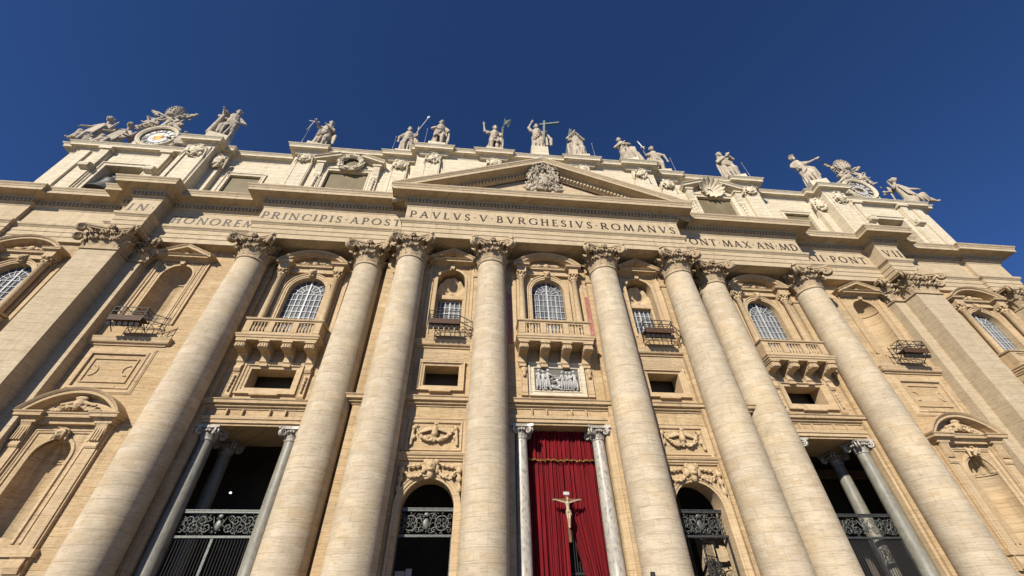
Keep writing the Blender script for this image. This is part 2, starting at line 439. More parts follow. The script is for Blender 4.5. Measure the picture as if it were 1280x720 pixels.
def capital_round(rb=1.22, H=2.6):
    m = MB()
    m.lathe([(rb, 0), (rb+.10, .03), (rb+.13, .10), (rb+.10, .17), (rb+.02, .19)], n=32)
    m.lathe([(rb-.05, .15), (rb-.02, 1.2), (rb+.1, 1.9), (rb+.28, H-.32)], n=24)
    for k in range(8):
        vs, fs = leaf(.96, 1.02, 0.66, rb-.02); m.add(xf(vs, k*pi/4, dz=.18), fs, True)
        vs, fs = leaf(.98, 1.12, 0.80, rb+.02); m.add(xf(vs, (k+.5)*pi/4, dz=.78), fs, True)
    for k in range(16):
        vs, fs = leaf(0.42, 0.8, 0.36, rb+.0); m.add(xf(vs, (k+.5)*pi/8, dz=1.25), fs, True)
    for k in range(4):
        a = pi/4+k*pi/2; d = (cos(a), sin(a), 0); tn = (-sin(a), cos(a), 0)
        for sg in (-1, 1):
            stalk = [tuple(d[j]*(1.25+1.05*t**1.6)+tn[j]*sg*(0.62*(1-t)**1.2+.10)+(0, 0, 1)[j]*(1.25+1.0*t**.8) for j in range(3)) for t in [i/8 for i in range(9)]]
            m.tube(stalk, [.10+.05*t for t in [i/8 for i in range(9)]], 6)
            ctr = tuple(d[j]*2.32+tn[j]*sg*.15+(0, 0, 1)[j]*1.84 for j in range(3))
            pts, rs = spiral(ctr, d, (0, 0, 1), .40, 1.7, .16, 24, pi*.55, -1); m.tube(pts, rs, 6)
        # inner helices and rosette
        b = k*pi/2; d = (cos(b), sin(b), 0); tn = (-sin(b), cos(b), 0)
        for sg in (-1, 1):
            st = [tuple(d[j]*(1.32+.18*t)+tn[j]*sg*(.62-.40*t)+(0, 0, 1)[j]*(1.35+.72*t) for j in range(3)) for t in [i/5 for i in range(6)]]
            m.tube(st, .07, 5)
            ctr = tuple(d[j]*1.52+tn[j]*sg*.26+(0, 0, 1)[j]*2.0 for j in range(3))
            pts, rs = spiral(ctr, tn, (0, 0, 1), .19, 1.4, .075, 16, pi*.5, sg); m.tube(pts, rs, 5)
        for q in range(6):
            aa = q*pi/3
            c = tuple(d[j]*1.66+tn[j]*.17*cos(aa)+(0, 0, 1)[j]*(H-.17+.17*sin(aa)) for j in range(3))
            prim_mesh(m, ell(c, .135))
        prim_mesh(m, ell(tuple(d[j]*1.76+(0, 0, 1)[j]*(H-.17) for j in range(3)), .13))
    # abacus with concave sides
    def aba(hs, sag, ch, z0, z1):
        out = []
        for k in range(4):
            for i in range(9):
                t = -1+2*i/8; x = t*(hs-ch); y = -(hs-sag*(1-t*t))
                out.append(xf([(x, y, 0)], k*pi/2)[0][:2])
        n = len(out)
        m.add([(x, y, z0) for x, y in out]+[(x, y, z1) for x, y in out], [tuple(range(n))[::-1], tuple(range(n, 2*n))]+[(i, (i+1) % n, (i+1) % n+n, i+n) for i in range(n)])
    aba(1.88, .52, .2, H-.36, H-.20); aba(1.98, .54, .2, H-.195, H-.002)
    return m
def shaft(rb=1.46, rt=1.24, z0=1.35, z1=26.2):
    p = []
    for i in range(25):
        t = i/24; e = 0 if t < .3 else ((t-.3)/.7)
        p.append((rb-(rb-rt)*e**1.5, z0+(z1-z0)*t))
    p = [(rb+.12, z0-.01), (rb+.12, z0+.12), (rb+.02, z0+.28)]+p[1:]
    return MB().lathe(p, n=72)
def col_base(r=1.46):
    m = MB(); q = r+.62
    m.box(-q, q, -q, q, 0, .5)
    m.lathe([(q-.06, .5), (q, .62), (q-.02, .78), (q-.18, .86), (q-.3, .9), (q-.36, 1.0), (q-.24, 1.1), (q-.2, 1.2), (q-.28, 1.3), (r+.1, 1.345)], n=40)
    return m
c0 = shaft().build('column', M['shaft'], FAC, (COLS[0][0], COLS[0][1], 0))
capital_round().build('column_capital', M['capital'], c0, (0, 0, 26.19))
col_base().build('column_base', M['trim'], c0)
for i, (x, y) in enumerate(COLS):
    for s in (1, -1):
        if i == 0 and s == 1: continue
        copy_obj(c0, FAC, (s*x, y, 0))

def capital_flat(hw, dep, H=2.6):
    """pilaster capital: leaves along the front and both returns; axis at x=0, front at y=0, back at y=dep"""
    m = MB(); m.box(-hw-.03, hw+.03, -.03, dep, .1, H-.3)
    m.box(-hw-.12, hw+.12, -.12, dep, 0, .17)
    def row(n, x0, x1, place, z, w, h, o):
        for i in range(n):
            x = x0+(x1-x0)*(i+.5)/n; vs, fs = leaf(w, h, o, 0.0); place(vs, fs, x, z)
    def front(vs, fs, x, z): m.add([(a+x, b, c+z) for a, b, c in vs], fs, True)
    def right(vs, fs, x, z): m.add([(hw-b, a+x, c+z) for a, b, c in vs], fs, True)
    def left(vs, fs, x, z): m.add([(-hw+b, -a+x, c+z) for a, b, c in vs], fs, True)
    for pl, a, b, n in ((front, -hw, hw, 3), (right, 0, dep, 2), (left, 0, dep, 2)):
        row(n, a, b, pl, .16, 1.0, 1.0, .58); row(n+1, a-.25, b+.25, pl, .78, .96, 1.04, .62); row(2*n, a, b, pl, 1.3, .42, .78, .36)
    for sx in (-1, 1):
        d = (sx*.7071, -.7071, 0); tn = (.7071, sx*.7071, 0)
        for sg in (-1, 1):
            st = [(sx*(hw-.55*(1-t)) + d[0]*.85*t**1.6 + tn[0]*sg*.3*(1-t), d[1]*.85*t**1.6+tn[1]*sg*.3*(1-t), 1.2+1.0*t**.8) for t in [i/7 for i in range(8)]]
            m.tube(st, .12, 6)
            ctr = (sx*hw+d[0]*.95+tn[0]*sg*.13, d[1]*.95+tn[1]*sg*.13, 1.93)
            pts, rs = spiral(ctr, d, (0, 0, 1), .34, 1.7, .12, 22, pi*.55, -1); m.tube(pts, rs, 6)
    for sg in (-1, 1):
        pts, rs = spiral((sg*.28, -.38, 2.0), (1, 0, 0), (0, 0, 1), .2, 1.4, .08, 16, pi*.5, sg); m.tube(pts, rs, 5)
    for q in range(6): prim_mesh(m, ell((.17*cos(q*pi/3), -.5, H-.17+.17*sin(q*pi/3)), .14))
    a = hw+.72; fr = []
    for i in range(11):
        t = -1+2*i/10; fr.append((t*a, -.72+.42*(1-t*t)))
    for z0, z1, o in ((H-.36, H-.2, -.08), (H-.195, H-.002, 0)):
        pl = [(x*(1+o/a), y-o) for x, y in fr]+[(a+o, dep), (-a-o, dep)]
        n = len(pl); m.add([(x, y, z0) for x, y in pl]+[(x, y, z1) for x, y in pl], [tuple(range(n)), tuple(range(n, 2*n))[::-1]]+[(i, i+n, (i+1) % n+n, (i+1) % n) for i in range(n)])
    return m
PX0, PX1, PY = 38.0, 40.95, 0.1
px = (PX0+PX1)/2; phw = (PX1-PX0)/2
pm = MB(); pm.box(-phw, phw, 0, YS-PY+.3, 0, 26.2)
cm = MB(); cm.box(-phw-1.15, -phw-.001, 1.45, YS-PY+.3, 0, 26.2); cm.box(phw+.001, phw+1.0, 1.15, YS-PY+.3, 0, 26.2)
capf = capital_flat(phw, 1.4); capf2 = capital_flat(.55, .8)
fm = MB(); fm.box(-1.6, 1.6, 0, 1.2, 0, 26.2); capf3 = capital_flat(1.55, .8)
for s in (1, -1):
    p = pm.build('corner_pilaster', M['pilaster'], FAC, (s*px, PY, 0))
    capf.build('pilaster_capital', M['capital'], p, (0, 0, 26.19))
    (cm if s > 0 else cm.moved(mirror=True)).build('half_pilaster', M['pilaster'], p)
    capf2.build('pilaster_capital', M['capital'], p, (-s*(phw+.6), 1.4, 26.19))
    capf2.build('pilaster_capital', M['capital'], p, (s*(phw+.5), 1.15, 26.19))
    p = fm.build('end_pilaster', M['pilaster'], FAC, (s*53.4, 1.45, 0))
    capf3.build('pilaster_capital', M['capital'], p, (0, 0, 26.19))

# ---- entablature
LV = [(-55.4, -50.9, 1.75), (-50.9, -42.0, 2.1), (-42.0, -40.35, 1.2), (-40.35, -37.7, 0.0), (-37.7, -28.15, 1.35), (-28.15, -13.95, 0.0), (-13.95, 13.95, -1.3),
      (13.95, 28.15, 0.0), (28.15, 37.7, 1.35), (37.7, 40.35, 0.0), (40.35, 42.0, 1.2), (42.0, 50.9, 2.1), (50.9, 55.4, 1.75)]
path = [(LV[0][0], 12.0)]
for x0, x1, y in LV: path += [(x0, y), (x1, y)]
path.append((LV[-1][1], 12.0))
ap = [(-.2, ZA), (0, ZA), (0, 29.36), (.05, 29.37), (.05, 29.93), (.10, 29.94), (.10, 30.44), (.14, 30.46), (.20, 30.56), (.30, 30.66), (.32, 30.9), (-.2, 30.9)]
MB().sweep(ap, path).build('architrave', M['entab'], FAC)
fz = [(-.2, 30.895), (0, 30.895), (0, 33.0), (-.2, 33.0)]
FRZ = MB().sweep(fz, path).build('frieze', M['entab'], FAC)
cp = [(-.2, 32.99), (.0, 32.99), (.05, 33.05), (.07, 33.16), (.2, 33.3), (.3, 33.36), (.3, 33.42), (.26, 33.42), (.26, 33.78), (.44, 33.80), (.47, 33.88), (.54, 33.95), (.60, 33.98), (1.42, 34.0), (1.42, 34.33), (1.46, 34.36), (1.48, 34.42), (1.50, 34.5), (1.59, 34.62), (1.62, 34.68), (1.62, 34.76), (.3, 34.9), (-.2, 34.95)]
COR = MB().sweep(cp, path).build('cornice', M['entab'], FAC)
dn = MB()
for x0, x1, y in LV:
    k = int((x1-x0+.6)/.36)
    for i in range(k):
        x = x0-.28+(x1-x0+.56)*(i+.5)/k; dn.box(x-.11, x+.11, y-.42, y-.255, 33.46, 33.775)
dn.build('dentils', M['entab'], COR)
co = MB()
for x0, x1, y in LV: co.box(x0+.03, x1-.03, y+.04, 8, ZA+.004, 34.7)
co.build('soffit', M['entab'], FAC)

# ---- pediment
PA_ = math.atan(6.35/15.3)
PED = MB()
hp = [(0, 34.34), (1.30, 34.34)]
tz0 = 34.345
PED.prism_y([(-13.9, tz0), (13.9, tz0), (0, tz0+13.9*math.tan(PA_))], -1.15, 2.0)
PED.build('pediment', M['entab'], FAC)
PEDO = [o for o in FAC.children if o.name.startswith('pediment')][0]
rk = MB()
rprof = [(-1.15, .05), (-1.12, .16), (-1.0, .3), (-.96, .34), (-.62, .35), (-.6, .52), (-.5, .60), (-.44, 1.42), (-.14, 1.42), (-.1, 1.46), (.02, 1.52), (.12, 1.6), (.22, 1.62), (.26, 1.62), (.28, -3.2), (-1.15, -3.2)]
zr = tz0+.50
rk.frame([(15.35, 34.86), (0, 34.86+15.35*math.tan(PA_)), (-15.35, 34.86)], [(-o, h) for o, h in rprof], -1.28, closed=False)
rk2 = MB(); rk2.v = rk.v; rk2.f = rk.f; rk2.s = rk.s
rk = MB(); rk.frame([(-15.5, 34.62), (0, 34.62+15.5*math.tan(PA_)), (15.5, 34.62)], rprof, -1.28, closed=False, vertical_ends=True)
rk.build('raking_cornice', M['entab'], PEDO)
dn = MB(); L = 13.2/cos(PA_); k = int(L/.38)
for s in (-1, 1):
    for i in range(k):
        d = (i+.5)/k*L; x = (13.4-d*cos(PA_)); z = 34.62+(15.5-x)*math.tan(PA_)-0.80/cos(PA_)
        dn.box(s*x-.11, s*x+.11, -1.28-.55, -1.28-.3, z-.2, z+.14)
dn.build('dentils', M['entab'], PEDO)

# ---- attic
AL = [(-55.0, -54.0, 2.95), (-54.0, -40.9, 2.6), (-40.9, -37.9, 0.75), (-37.9, -36.9, 1.9), (-36.9, -28.9, 2.45), (-28.9, -14.6, 1.1), (-14.6, 14.6, -0.1)]
AL += [(-b, -a, y) for a, b, y in AL[-2::-1]]
RES = [(5.4, .35), (12.6, .35), (16.5, .35), (27.4, .35)]
apath = [(-55.0, 12.0)]
for x0, x1, y in AL:
    pts = [(x0, y)]
    for s in (-1, 1):
        for rx, d in (RES[::-1] if s < 0 else RES):
            c = s*rx
            if x0 < c-1.7 and c+1.7 < x1 or (x0 < c < x1):
                a_, b_ = max(c-1.6, x0+.05), min(c+1.6, x1-.05)
                pts += [(a_, y), (a_, y-d), (b_, y-d), (b_, y)]
    pts.append((x1, y)); apath += pts
apath.append((55.0, 12.0))
acp = [(-.4, 44.0), (.02, 44.0), (.06, 44.1), (.1, 44.22), (.22, 44.34), (.28, 44.44), (.66, 44.47), (.66, 44.74), (.70, 44.78), (.76, 44.88), (.86, 44.98), (.88, 45.06), (.5, 45.10), (.48, 45.12), (.46, 45.5), (-.4, 45.52)]
ATC = MB().sweep(acp, apath).build('attic_cornice', M['attic'], FAC)
for s in (1,):
    a = MB()
    a.plate(rect(-14.55, 14.55, 34.6, 45.3), [], -0.1, 1.5); a.build('attic_wall', M['attic'], FAC)
for s in (-1, 1):
    a = MB()
    a.plate(rect(14.6, 28.9, 34.6, 45.3), [rect(AB-2.3, AB+2.3, 36.6, 41.5)], 1.1, 1.2)
    a.plate(rect(28.9, 36.9, 34.6, 45.3), [rect(PA-1.75, PA+1.75, 36.6, 41.2)], 2.45, 1.2)
    a.box(36.9, 37.9, 1.9, 4, 34.6, 45.3); a.box(37.9, 40.9, .75, 4, 34.6, 45.3)
    a.plate(rect(40.9, 54.0, 34.6, 45.3), [rect(TW-2.2, TW+2.2, 35.2, 41.6)], 2.6, 1.2)
    a.box(54.0, 55.0, 2.95, 9, 34.6, 45.3)
    (a.moved(mirror=True) if s < 0 else a).build('attic_wall', M['attic'], FAC)
    # flat piers with raised panels under each ressault
    for rx, yw in ((5.4, -.1), (12.6, -.1), (16.5, 1.1), (27.4, 1.1)):
        b = MB(); x = rx
        b.box(x-.92, x+.92, yw-.3, yw+.1, 34.7, 44.01)
        b.frame(rect(x-.72, x+.72, 35.2, 42.3), [(0, 0), (-.03, .05), (-.08, .05), (-.1, 0)], yw-.3)
        (b.moved(mirror=True) if s < 0 else b).build('attic_pilaster', M['attic'], FAC)

# ------------------------------------------------------------------ more materials
def marble(name, c, vein, scale=1.2, rough=0.35):
    m, n, l, b = mat_base(name, rough, 0.4)
    tc = n.new('ShaderNodeTexCoord'); v = tc.outputs['Object']
    f = noise(n, l, v, scale, 8, 0.7, 1.6); f2 = noise(n, l, mapping(n, l, v, (1, 1, .5)), scale*2.3, 6, 0.65, 2.5)
    col = mixrgb(n, l, ramp(n, l, f, .40, .62), c, tuple(x*.72 for x in c))
    col = mixrgb(n, l, math_(n, l, 'MULTIPLY', ramp(n, l, f2, .53, .63), .8), col, vein)
    l.new(col, b.inputs['Base Color']); return m
M['marble'] = marble('veined_white_marble', (0.36, 0.325, 0.265), (0.13, 0.105, 0.08), 1.3)
M['grey_marble'] = marble('grey_green_marble', (0.205, 0.19, 0.145), (0.12, 0.11, 0.085), 0.8, 0.45)
M['red_marble'] = marble('red_breccia', (0.30, 0.11, 0.085), (0.42, 0.24, 0.18), 1.6, 0.4)
M['relief'] = plain('white_relief_marble', (0.40, 0.385, 0.345), 0.6, var=.35, scale=2.0)
M['bronze'] = plain('dark_bronze', (0.075, 0.075, 0.068), 0.5, metal=0.5, var=.5, scale=6)
M['pewter'] = plain('pale_worn_bronze', (0.125, 0.128, 0.112), 0.5, metal=0.55, var=.45, scale=8)
M['iron'] = plain('black_iron', (0.035, 0.032, 0.03), 0.6, metal=0.3, var=.3)
M['rust'] = plain('brown_panel', (0.07, 0.034, 0.015), 0.7, var=.4, scale=5)
M['letters'] = plain('dark_letters', (0.035, 0.023, 0.014), 0.6, var=.4, scale=1.5)
M['blind'] = plain('olive_blind', (0.165, 0.13, 0.07), 0.7, var=.25, scale=.6, spec=.2)
M['muntin'] = plain('white_glazing_bars', (0.40, 0.40, 0.385), 0.5, var=.15)
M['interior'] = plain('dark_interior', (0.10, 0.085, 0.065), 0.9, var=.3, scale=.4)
M['gold'] = plain('gilding', (0.42, 0.24, 0.065), 0.35, metal=.8, var=.3, scale=9)
M['green_bronze'] = plain('green_patinated_bronze', (0.115, 0.14, 0.12), 0.6, metal=.2, var=.35, scale=5)
M['wood'] = plain('brown_wood', (0.17, 0.085, 0.035), 0.55, var=.4, scale=6)
M['ivory'] = plain('ivory_paint', (0.36, 0.275, 0.17), 0.5, var=.2, scale=6)
M['white'] = plain('white_paint', (0.42, 0.415, 0.39), 0.5, var=.1)
M['bell'] = plain('bell_bronze', (0.14, 0.14, 0.125), 0.45, metal=.7, var=.4, scale=3)
def pane_mat():
    m, n, l, b = mat_base('curtained_glass', 0.6, 0.12)
    g_ = n.new('ShaderNodeNewGeometry'); sp = n.new('ShaderNodeSeparateXYZ'); l.new(g_.outputs['Position'], sp.inputs[0])
    wv = n.new('ShaderNodeTexWave'); wv.inputs['Scale'].default_value = 1.5; wv.inputs['Distortion'].default_value = 2.2; wv.inputs['Detail'].default_value = 3
    l.new(mapping(n, l, g_.outputs['Position'], (1, 0.0, 0.10)), wv.inputs['Vector'])
    f = noise(n, l, mapping(n, l, g_.outputs['Position'], (1.2, 1.2, .5)), 1.1, 4)
    a = mixrgb(n, l, ramp(n, l, wv.outputs['Fac'], .25, .8), (0.085, 0.087, 0.085), (0.20, 0.195, 0.185))
    l.new(mixrgb(n, l, ramp(n, l, f, .40, .66), a, (0.05, 0.057, 0.065)), b.inputs['Base Color']); return m
M['pane'] = pane_mat()
def cloth_mat():
    m, n, l, b = mat_base('crimson_velvet', 0.75, 0.15)
    g_ = n.new('ShaderNodeNewGeometry')
    f = noise(n, l, mapping(n, l, g_.outputs['Position'], (2.5, 2.5, .25)), 1.6, 4)
    l.new(mixrgb(n, l, ramp(n, l, f, .35, .65), (0.095, 0.0028, 0.005), (0.16, 0.0055, 0.009)), b.inputs['Base Color'])
    b.inputs['Sheen Weight'].default_value = 0.08; b.inputs['Sheen Tint'].default_value = (0.9, 0.35, 0.3, 1); return m
M['velvet'] = cloth_mat()

# ------------------------------------------------------------------ portico interior
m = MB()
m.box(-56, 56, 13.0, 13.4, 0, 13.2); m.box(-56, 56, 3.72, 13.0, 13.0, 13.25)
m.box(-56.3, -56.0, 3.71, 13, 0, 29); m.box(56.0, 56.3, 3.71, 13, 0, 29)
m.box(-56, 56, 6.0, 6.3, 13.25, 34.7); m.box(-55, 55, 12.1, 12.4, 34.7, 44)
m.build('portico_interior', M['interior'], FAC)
m = MB()
for x in (12.6, 19, 26): m.box(x-.7, x+.7, 12.5, 13.05, 0, 12); m.box(x-.9, x+.9, 12.4, 13.02, 11.2, 11.8)
m.box(5, 55.9, 12.45, 13.03, 11.85, 12.6)
m.build('portico_pilaster', M['entab'], FAC)

def archpath(cx, hw, z0, zs, n=24): return [(cx-hw, z0)]+[(cx+hw*cos(pi-pi*i/n), zs+hw*sin(pi*i/n)) for i in range(n+1)]+[(cx+hw, z0)]
CORN = [(0, 0), (.0, .10), (.10, .16), (.16, .34), (.30, .36), (.36, .46), (.40, .48), (.40, 0)]
def cornice_prof(h, p): return [(0, 0), (0, .12*p), (.22*h, .3*p), (.34*h, .34*p), (.36*h, .78*p), (.66*h, .80*p), (.72*h, .86*p), (.95*h, p), (h, p), (h, 0)]
def straight(mb, x0, x1, z, prof, y, ret=True):
    """a moulding from x0 to x1 with returned ends: prof [(up, out)]"""
    mb.sweep([(o, z+u) for u, o in prof], [(x0, y+.02), (x0, y), (x1, y), (x1, y+.02)] if not ret else [(x0, y+.25), (x0, y), (x1, y), (x1, y+.25)])

def mask_ornament(cx, y, z, w, h, seed):
    rnd = random.Random(seed); pr = [ell((cx, y-.18, z), (w*.26, .26, h*.24)), ell((cx, y-.40, z-.02), (.07, .1, .13)), ell((cx-.12, y-.38, z+.08), .08), ell((cx+.12, y-.38, z+.08), .08), ell((cx, y-.3, z-h*.18), (.2, .12, .12))]
    for k in range(30):
        a = 2*pi*k/30; c = Vector((cx+cos(a)*w*.34*rnd.uniform(.7, 1.2), y-rnd.uniform(.05, .3), z+sin(a)*h*.34*rnd.uniform(.7, 1.2))); v = Vector((-sin(a)*rnd.uniform(-.2, .3), -.1, cos(a)*rnd.uniform(-.2, .3))); pr.append(cap(c-v, c+v, rnd.uniform(.08, .15)*w/1.7, rnd.uniform(.04, .09)))
    for sx in (-1, 1): pr += [cap((cx+sx*w*.4, y-.1, z+h*.2), (cx+sx*w*.5, y-.1, z-h*.45), .11, .07)]
    return pr

# ---- big balcony windows: middle one and those beside the paired columns
def big_window(cx, yw, hw, zs, mir=1):
    gy = yw+.50
    g_ = MB(); g_.prism_y(arch(cx, hw+.02, 18.9, zs), gy, gy+.05)
    win = g_.build('balcony_window', M['pane'], FAC)
    b = MB()
    for i in range(1, 8):
        x = cx-hw+2*hw*i/8; top = zs+sqrt(max(0, hw**2-(x-cx)**2)) if i == 4 else zs
        t = .065 if i == 4 else (.02 if i % 2 else .034); b.box(x-t, x+t, gy-.09-.002*i, gy-.01, 18.9, top)
    for k in range(9):
        z = zs-.66*k
        if z < 19: break
        b.box(cx-hw, cx+hw, gy-.075, gy-.012, z-.026, z+.026)
    for k in (1, 2, 3, 5, 6, 7):
        a = pi*k/8; b.bar((cx+.5*cos(a), gy-.05, zs+.5*sin(a)), (cx+hw*cos(a), gy-.05, zs+hw*sin(a)), .035)
    for r in (.5, 1.05):
        b.frame(arc_pts(cx, zs, r, pi, 0, 18), [(0, 0), (0, .05), (.05, .05), (.05, 0)], gy-.02, closed=False)
    b.build('muntins', M['muntin'], win)
    f = MB()
    f.frame(archpath(cx, hw, 18.9, zs), [(-.025, -.7), (-.025, .10), (.10, .10), (.12, .16), (.30, .16), (.33, .24), (.42, .24), (.42, 0)], yw, closed=False)
    f.build('window_frame', M['trim'], win)
    k = MB(); k.prism_y([(cx-.2, zs+hw-.02), (cx+.2, zs+hw-.02), (cx+.3, zs+hw+.75), (cx-.3, zs+hw+.75)], yw-.42, yw)
    k._add2(blob([ell((cx, yw-.48, zs+hw+.35), (.2, .16, .3)), ell((cx, yw-.6, zs+hw+.3), (.06, .1, .1)), ell((cx-.2, yw-.42, zs+hw+.55), .13), ell((cx+.2, yw-.42, zs+hw+.55), .13)], .05))
    k.build('keystone', M['trim'], win)
    # back pilasters and colonnettes
    bp = MB()
    for sx in (-1, 1): bp.box(cx+sx*2.5-.42, cx+sx*2.5+.42, yw-.22, yw, 18.9, 26.35); bp.box(cx+sx*3.2-.2, cx+sx*3.2+.2, yw-.10, yw, 18.9, 26.35)
    bp.build('back_pilaster', M['trim'], win)
    for sx in (-1, 1):
        cm_ = MB(); cm_.lathe([(.34, 18.9), (.34, 19.1), (.29, 19.25), (.29, 21), (.245, 25.55), (.29, 25.58), (.29, 25.65)], cx+sx*2.5, yw-.55, 0, 20)
        c_ = cm_.build('colonnette', M['trim'], win)
        c_.data.transform(Matrix.Identity(4))
        cpz = [cap((cx+sx*2.5, yw-.55, 25.65), (cx+sx*2.5, yw-.55, 26.2), .25, .31)]
        for q in range(8):
            a = q*pi/4; cpz += [ell((cx+sx*2.5+.30*cos(a), yw-.55+.30*sin(a), 25.86), (.1, .1, .15)), ell((cx+sx*2.5+.40*cos(a+.39), yw-.55+.40*sin(a+.39), 26.16), (.11, .11, .13))]
        km = blob(cpz, .05, smooth=1); km.box(cx+sx*2.5-.42, cx+sx*2.5+.42, yw-.97, yw-.13, 26.28, 26.4)
        km._add2(MB()).build('window_capital', M['trim'], win)
    e = MB()
    for sx in (-1, 1):
        x0, x1 = cx+sx*2.5-.42, cx+sx*2.5+.42
        e.box(x0, x1, yw-.92, yw, 26.4, 26.95)
    e.box(cx-2.2, cx+2.2, yw-.3, yw, 26.5, 26.93)
    pth = [(cx-3.0, yw), (cx-3.0, yw-.92), (cx-2.0, yw-.92), (cx-2.0, yw-.3), (cx+2.0, yw-.3), (cx+2.0, yw-.92), (cx+3.0, yw-.92), (cx+3.0, yw)]
    e.sweep([(-.1, 26.94), (.03, 26.95), (.08, 27.02), (.10, 27.05), (.24, 27.06), (.24, 27.18), (.30, 27.24), (.30, 27.27), (-.1, 27.30)], pth)
    c0_, r_0 = 3.12, 1.33; rad = (c0_**2+r_0**2)/(2*r_0); zc_ = 27.28+r_0-rad; a0_ = math.asin(c0_/rad)
    arcp = [(cx+rad*sin(-a0_+2*a0_*i/24), zc_+rad*cos(-a0_+2*a0_*i/24)) for i in range(25)]
    e.frame(arcp, [(-.36, -.4), (-.36, .62), (-.30, .7), (-.26, .98), (-.10, 1.0), (-.06, 1.08), (.05, 1.18), (.09, 1.2), (.12, -.4)], yw, closed=False, vertical_ends=False)
    e.prism_y([(cx-2.9, 27.29)]+[(x, z-.15) for x, z in arcp[2:-2]]+[(cx+2.9, 27.29)], yw-.2, yw)
    e._add2(blob([ell((cx, yw-.4, 27.62), (.3, .2, .3))]+swag((cx-1.5, yw-.35, 27.6), (cx-.2, yw-.4, 27.7), .1, .16, 6)+swag((cx+.2, yw-.4, 27.7), (cx+1.5, yw-.35, 27.6), .1, .16, 6), .05))
    e.build('curved_pediment', M['trim'], win)
def balcony(cx, yw, yf):
    hs = 3.22
    m = MB(); dep = yw-yf
    m.sweep([(-.3, 18.14), (-.12, 18.14), (-.10, 18.3), (.0, 18.36), (.02, 18.5), (.08, 18.56), (.08, 18.68), (.02, 18.72), (-.3, 18.72)], [(cx-hs+.08, yw), (cx-hs+.08, yf+.08), (cx+hs-.08, yf+.08), (cx+hs-.08, yw)])
    m.box(cx-hs+.15, cx+hs-.15, yf+.15, yw, 18.16, 18.71)
    bal = m.build('balcony', M['trim'], FAC)
    r = MB(); y0 = yf+.28
    def run(x0, x1): r.box(x0, x1, y0, y0+.34, 18.72, 19.0); r.box(x0, x1, y0+.02, y0+.32, 20.0, 20.12)
    xs = [cx-2.98, cx-2.45, cx-1.18, cx-.72, cx+.72, cx+1.18, cx+2.45, cx+2.98]
    run(cx-2.98, cx+2.98)
    for a, b in ((0, 1), (2, 3), (4, 5), (6, 7)): r.box(xs[a], xs[b], y0-.03, y0+.36, 18.99, 20.01)
    for a, b in ((1, 2), (3, 4), (5, 6)):
        n = 5
        for i in range(n):
            x = xs[a]+(xs[b]-xs[a])*(i+.5)/n
            r.lathe([(.09, 19.0), (.09, 19.07), (.05, 19.12), (.115, 19.36), (.10, 19.48), (.045, 19.74), (.045, 19.84), (.09, 19.9), (.09, 20.0)], x, y0+.17, 0, 10)
    for sx in (-1, 1):
        xa, xb = sorted((cx+sx*2.98, cx+sx*2.64)); r.box(xa, xb, y0+.37, yw, 18.73, 20.05)
    r.sweep([(-.4, 20.12), (.0, 20.12), (.08, 20.16), (.12, 20.24), (.12, 20.3), (-.4, 20.3)], [(cx-2.98, yw), (cx-2.98, y0), (cx+2.98, y0), (cx+2.98, yw)])
    r.build('balustrade', M['trim'], bal)
    for ox in (-2.62, -.88, .88, 2.62):
        c = MB(); x0, x1 = cx+ox-.34, cx+ox+.34
        pr = [(yw, 16.75), (yw-.22, 16.75), (yw-.36, 16.9), (yw-.34, 17.1), (yw-.36, 17.3), (yw-.55, 17.46), (yw-dep*.62, 17.50), (yw-dep*.78, 17.45), (yw-dep*.88, 17.55), (yw-dep*.9, 17.75), (yw-dep*.84, 17.95), (yw-dep*.84, 18.13), (yw, 18.13)]
        c.prism_x(pr, x0, x1)
        for sx_ in (x0, x1-.001):
            pts, rs = spiral((sx_, yw-dep*.72, 17.74), (0, 1, 0), (0, 0, 1), .24, 1.5, .05, 16, pi, 1); c.tube(pts, rs, 5)
            pts, rs = spiral((sx_, yw-.22, 16.98), (0, 1, 0), (0, 0, 1), .16, 1.3, .04, 12, 0, 1); c.tube(pts, rs, 5)
        for k in range(3): c.box(x0+.08+k*.19, x0+.08+k*.19+.13, yw-dep*.93, yw-dep*.84, 17.55, 17.8)
        c.box(x0-.06, x1+.06, yf+.12, yw, 18.0, 18.135)
        for k in range(4): prim_mesh(c, ell((x0+.1+k*.16, yw-dep*.86, 17.88), .075))
        c.box(x0+.06, x1-.06, yw-.30, yw, 16.55, 16.76)
        c.build('corbel', M['trim'], bal)
for cx, yw, hw, zs, yf in ((0, YC, 1.55, 24.62, -.72), (-AB, YS, 1.66, 24.45, .72), (AB, YS, 1.66, 24.45, .72), (-TW, YS, 1.66, 24.45, .72), (TW, YS, 1.66, 24.45, .72)):
    big_window(cx, yw, hw, zs); balcony(cx, yw, yf)
m = MB()
for sx in (-1, 1): m.box(sx*3.58-.27, sx*3.58+.27, YC-.06, YC, 18.8, 24.2)
m.build('red_marble_panel', M['red_marble'], FAC)

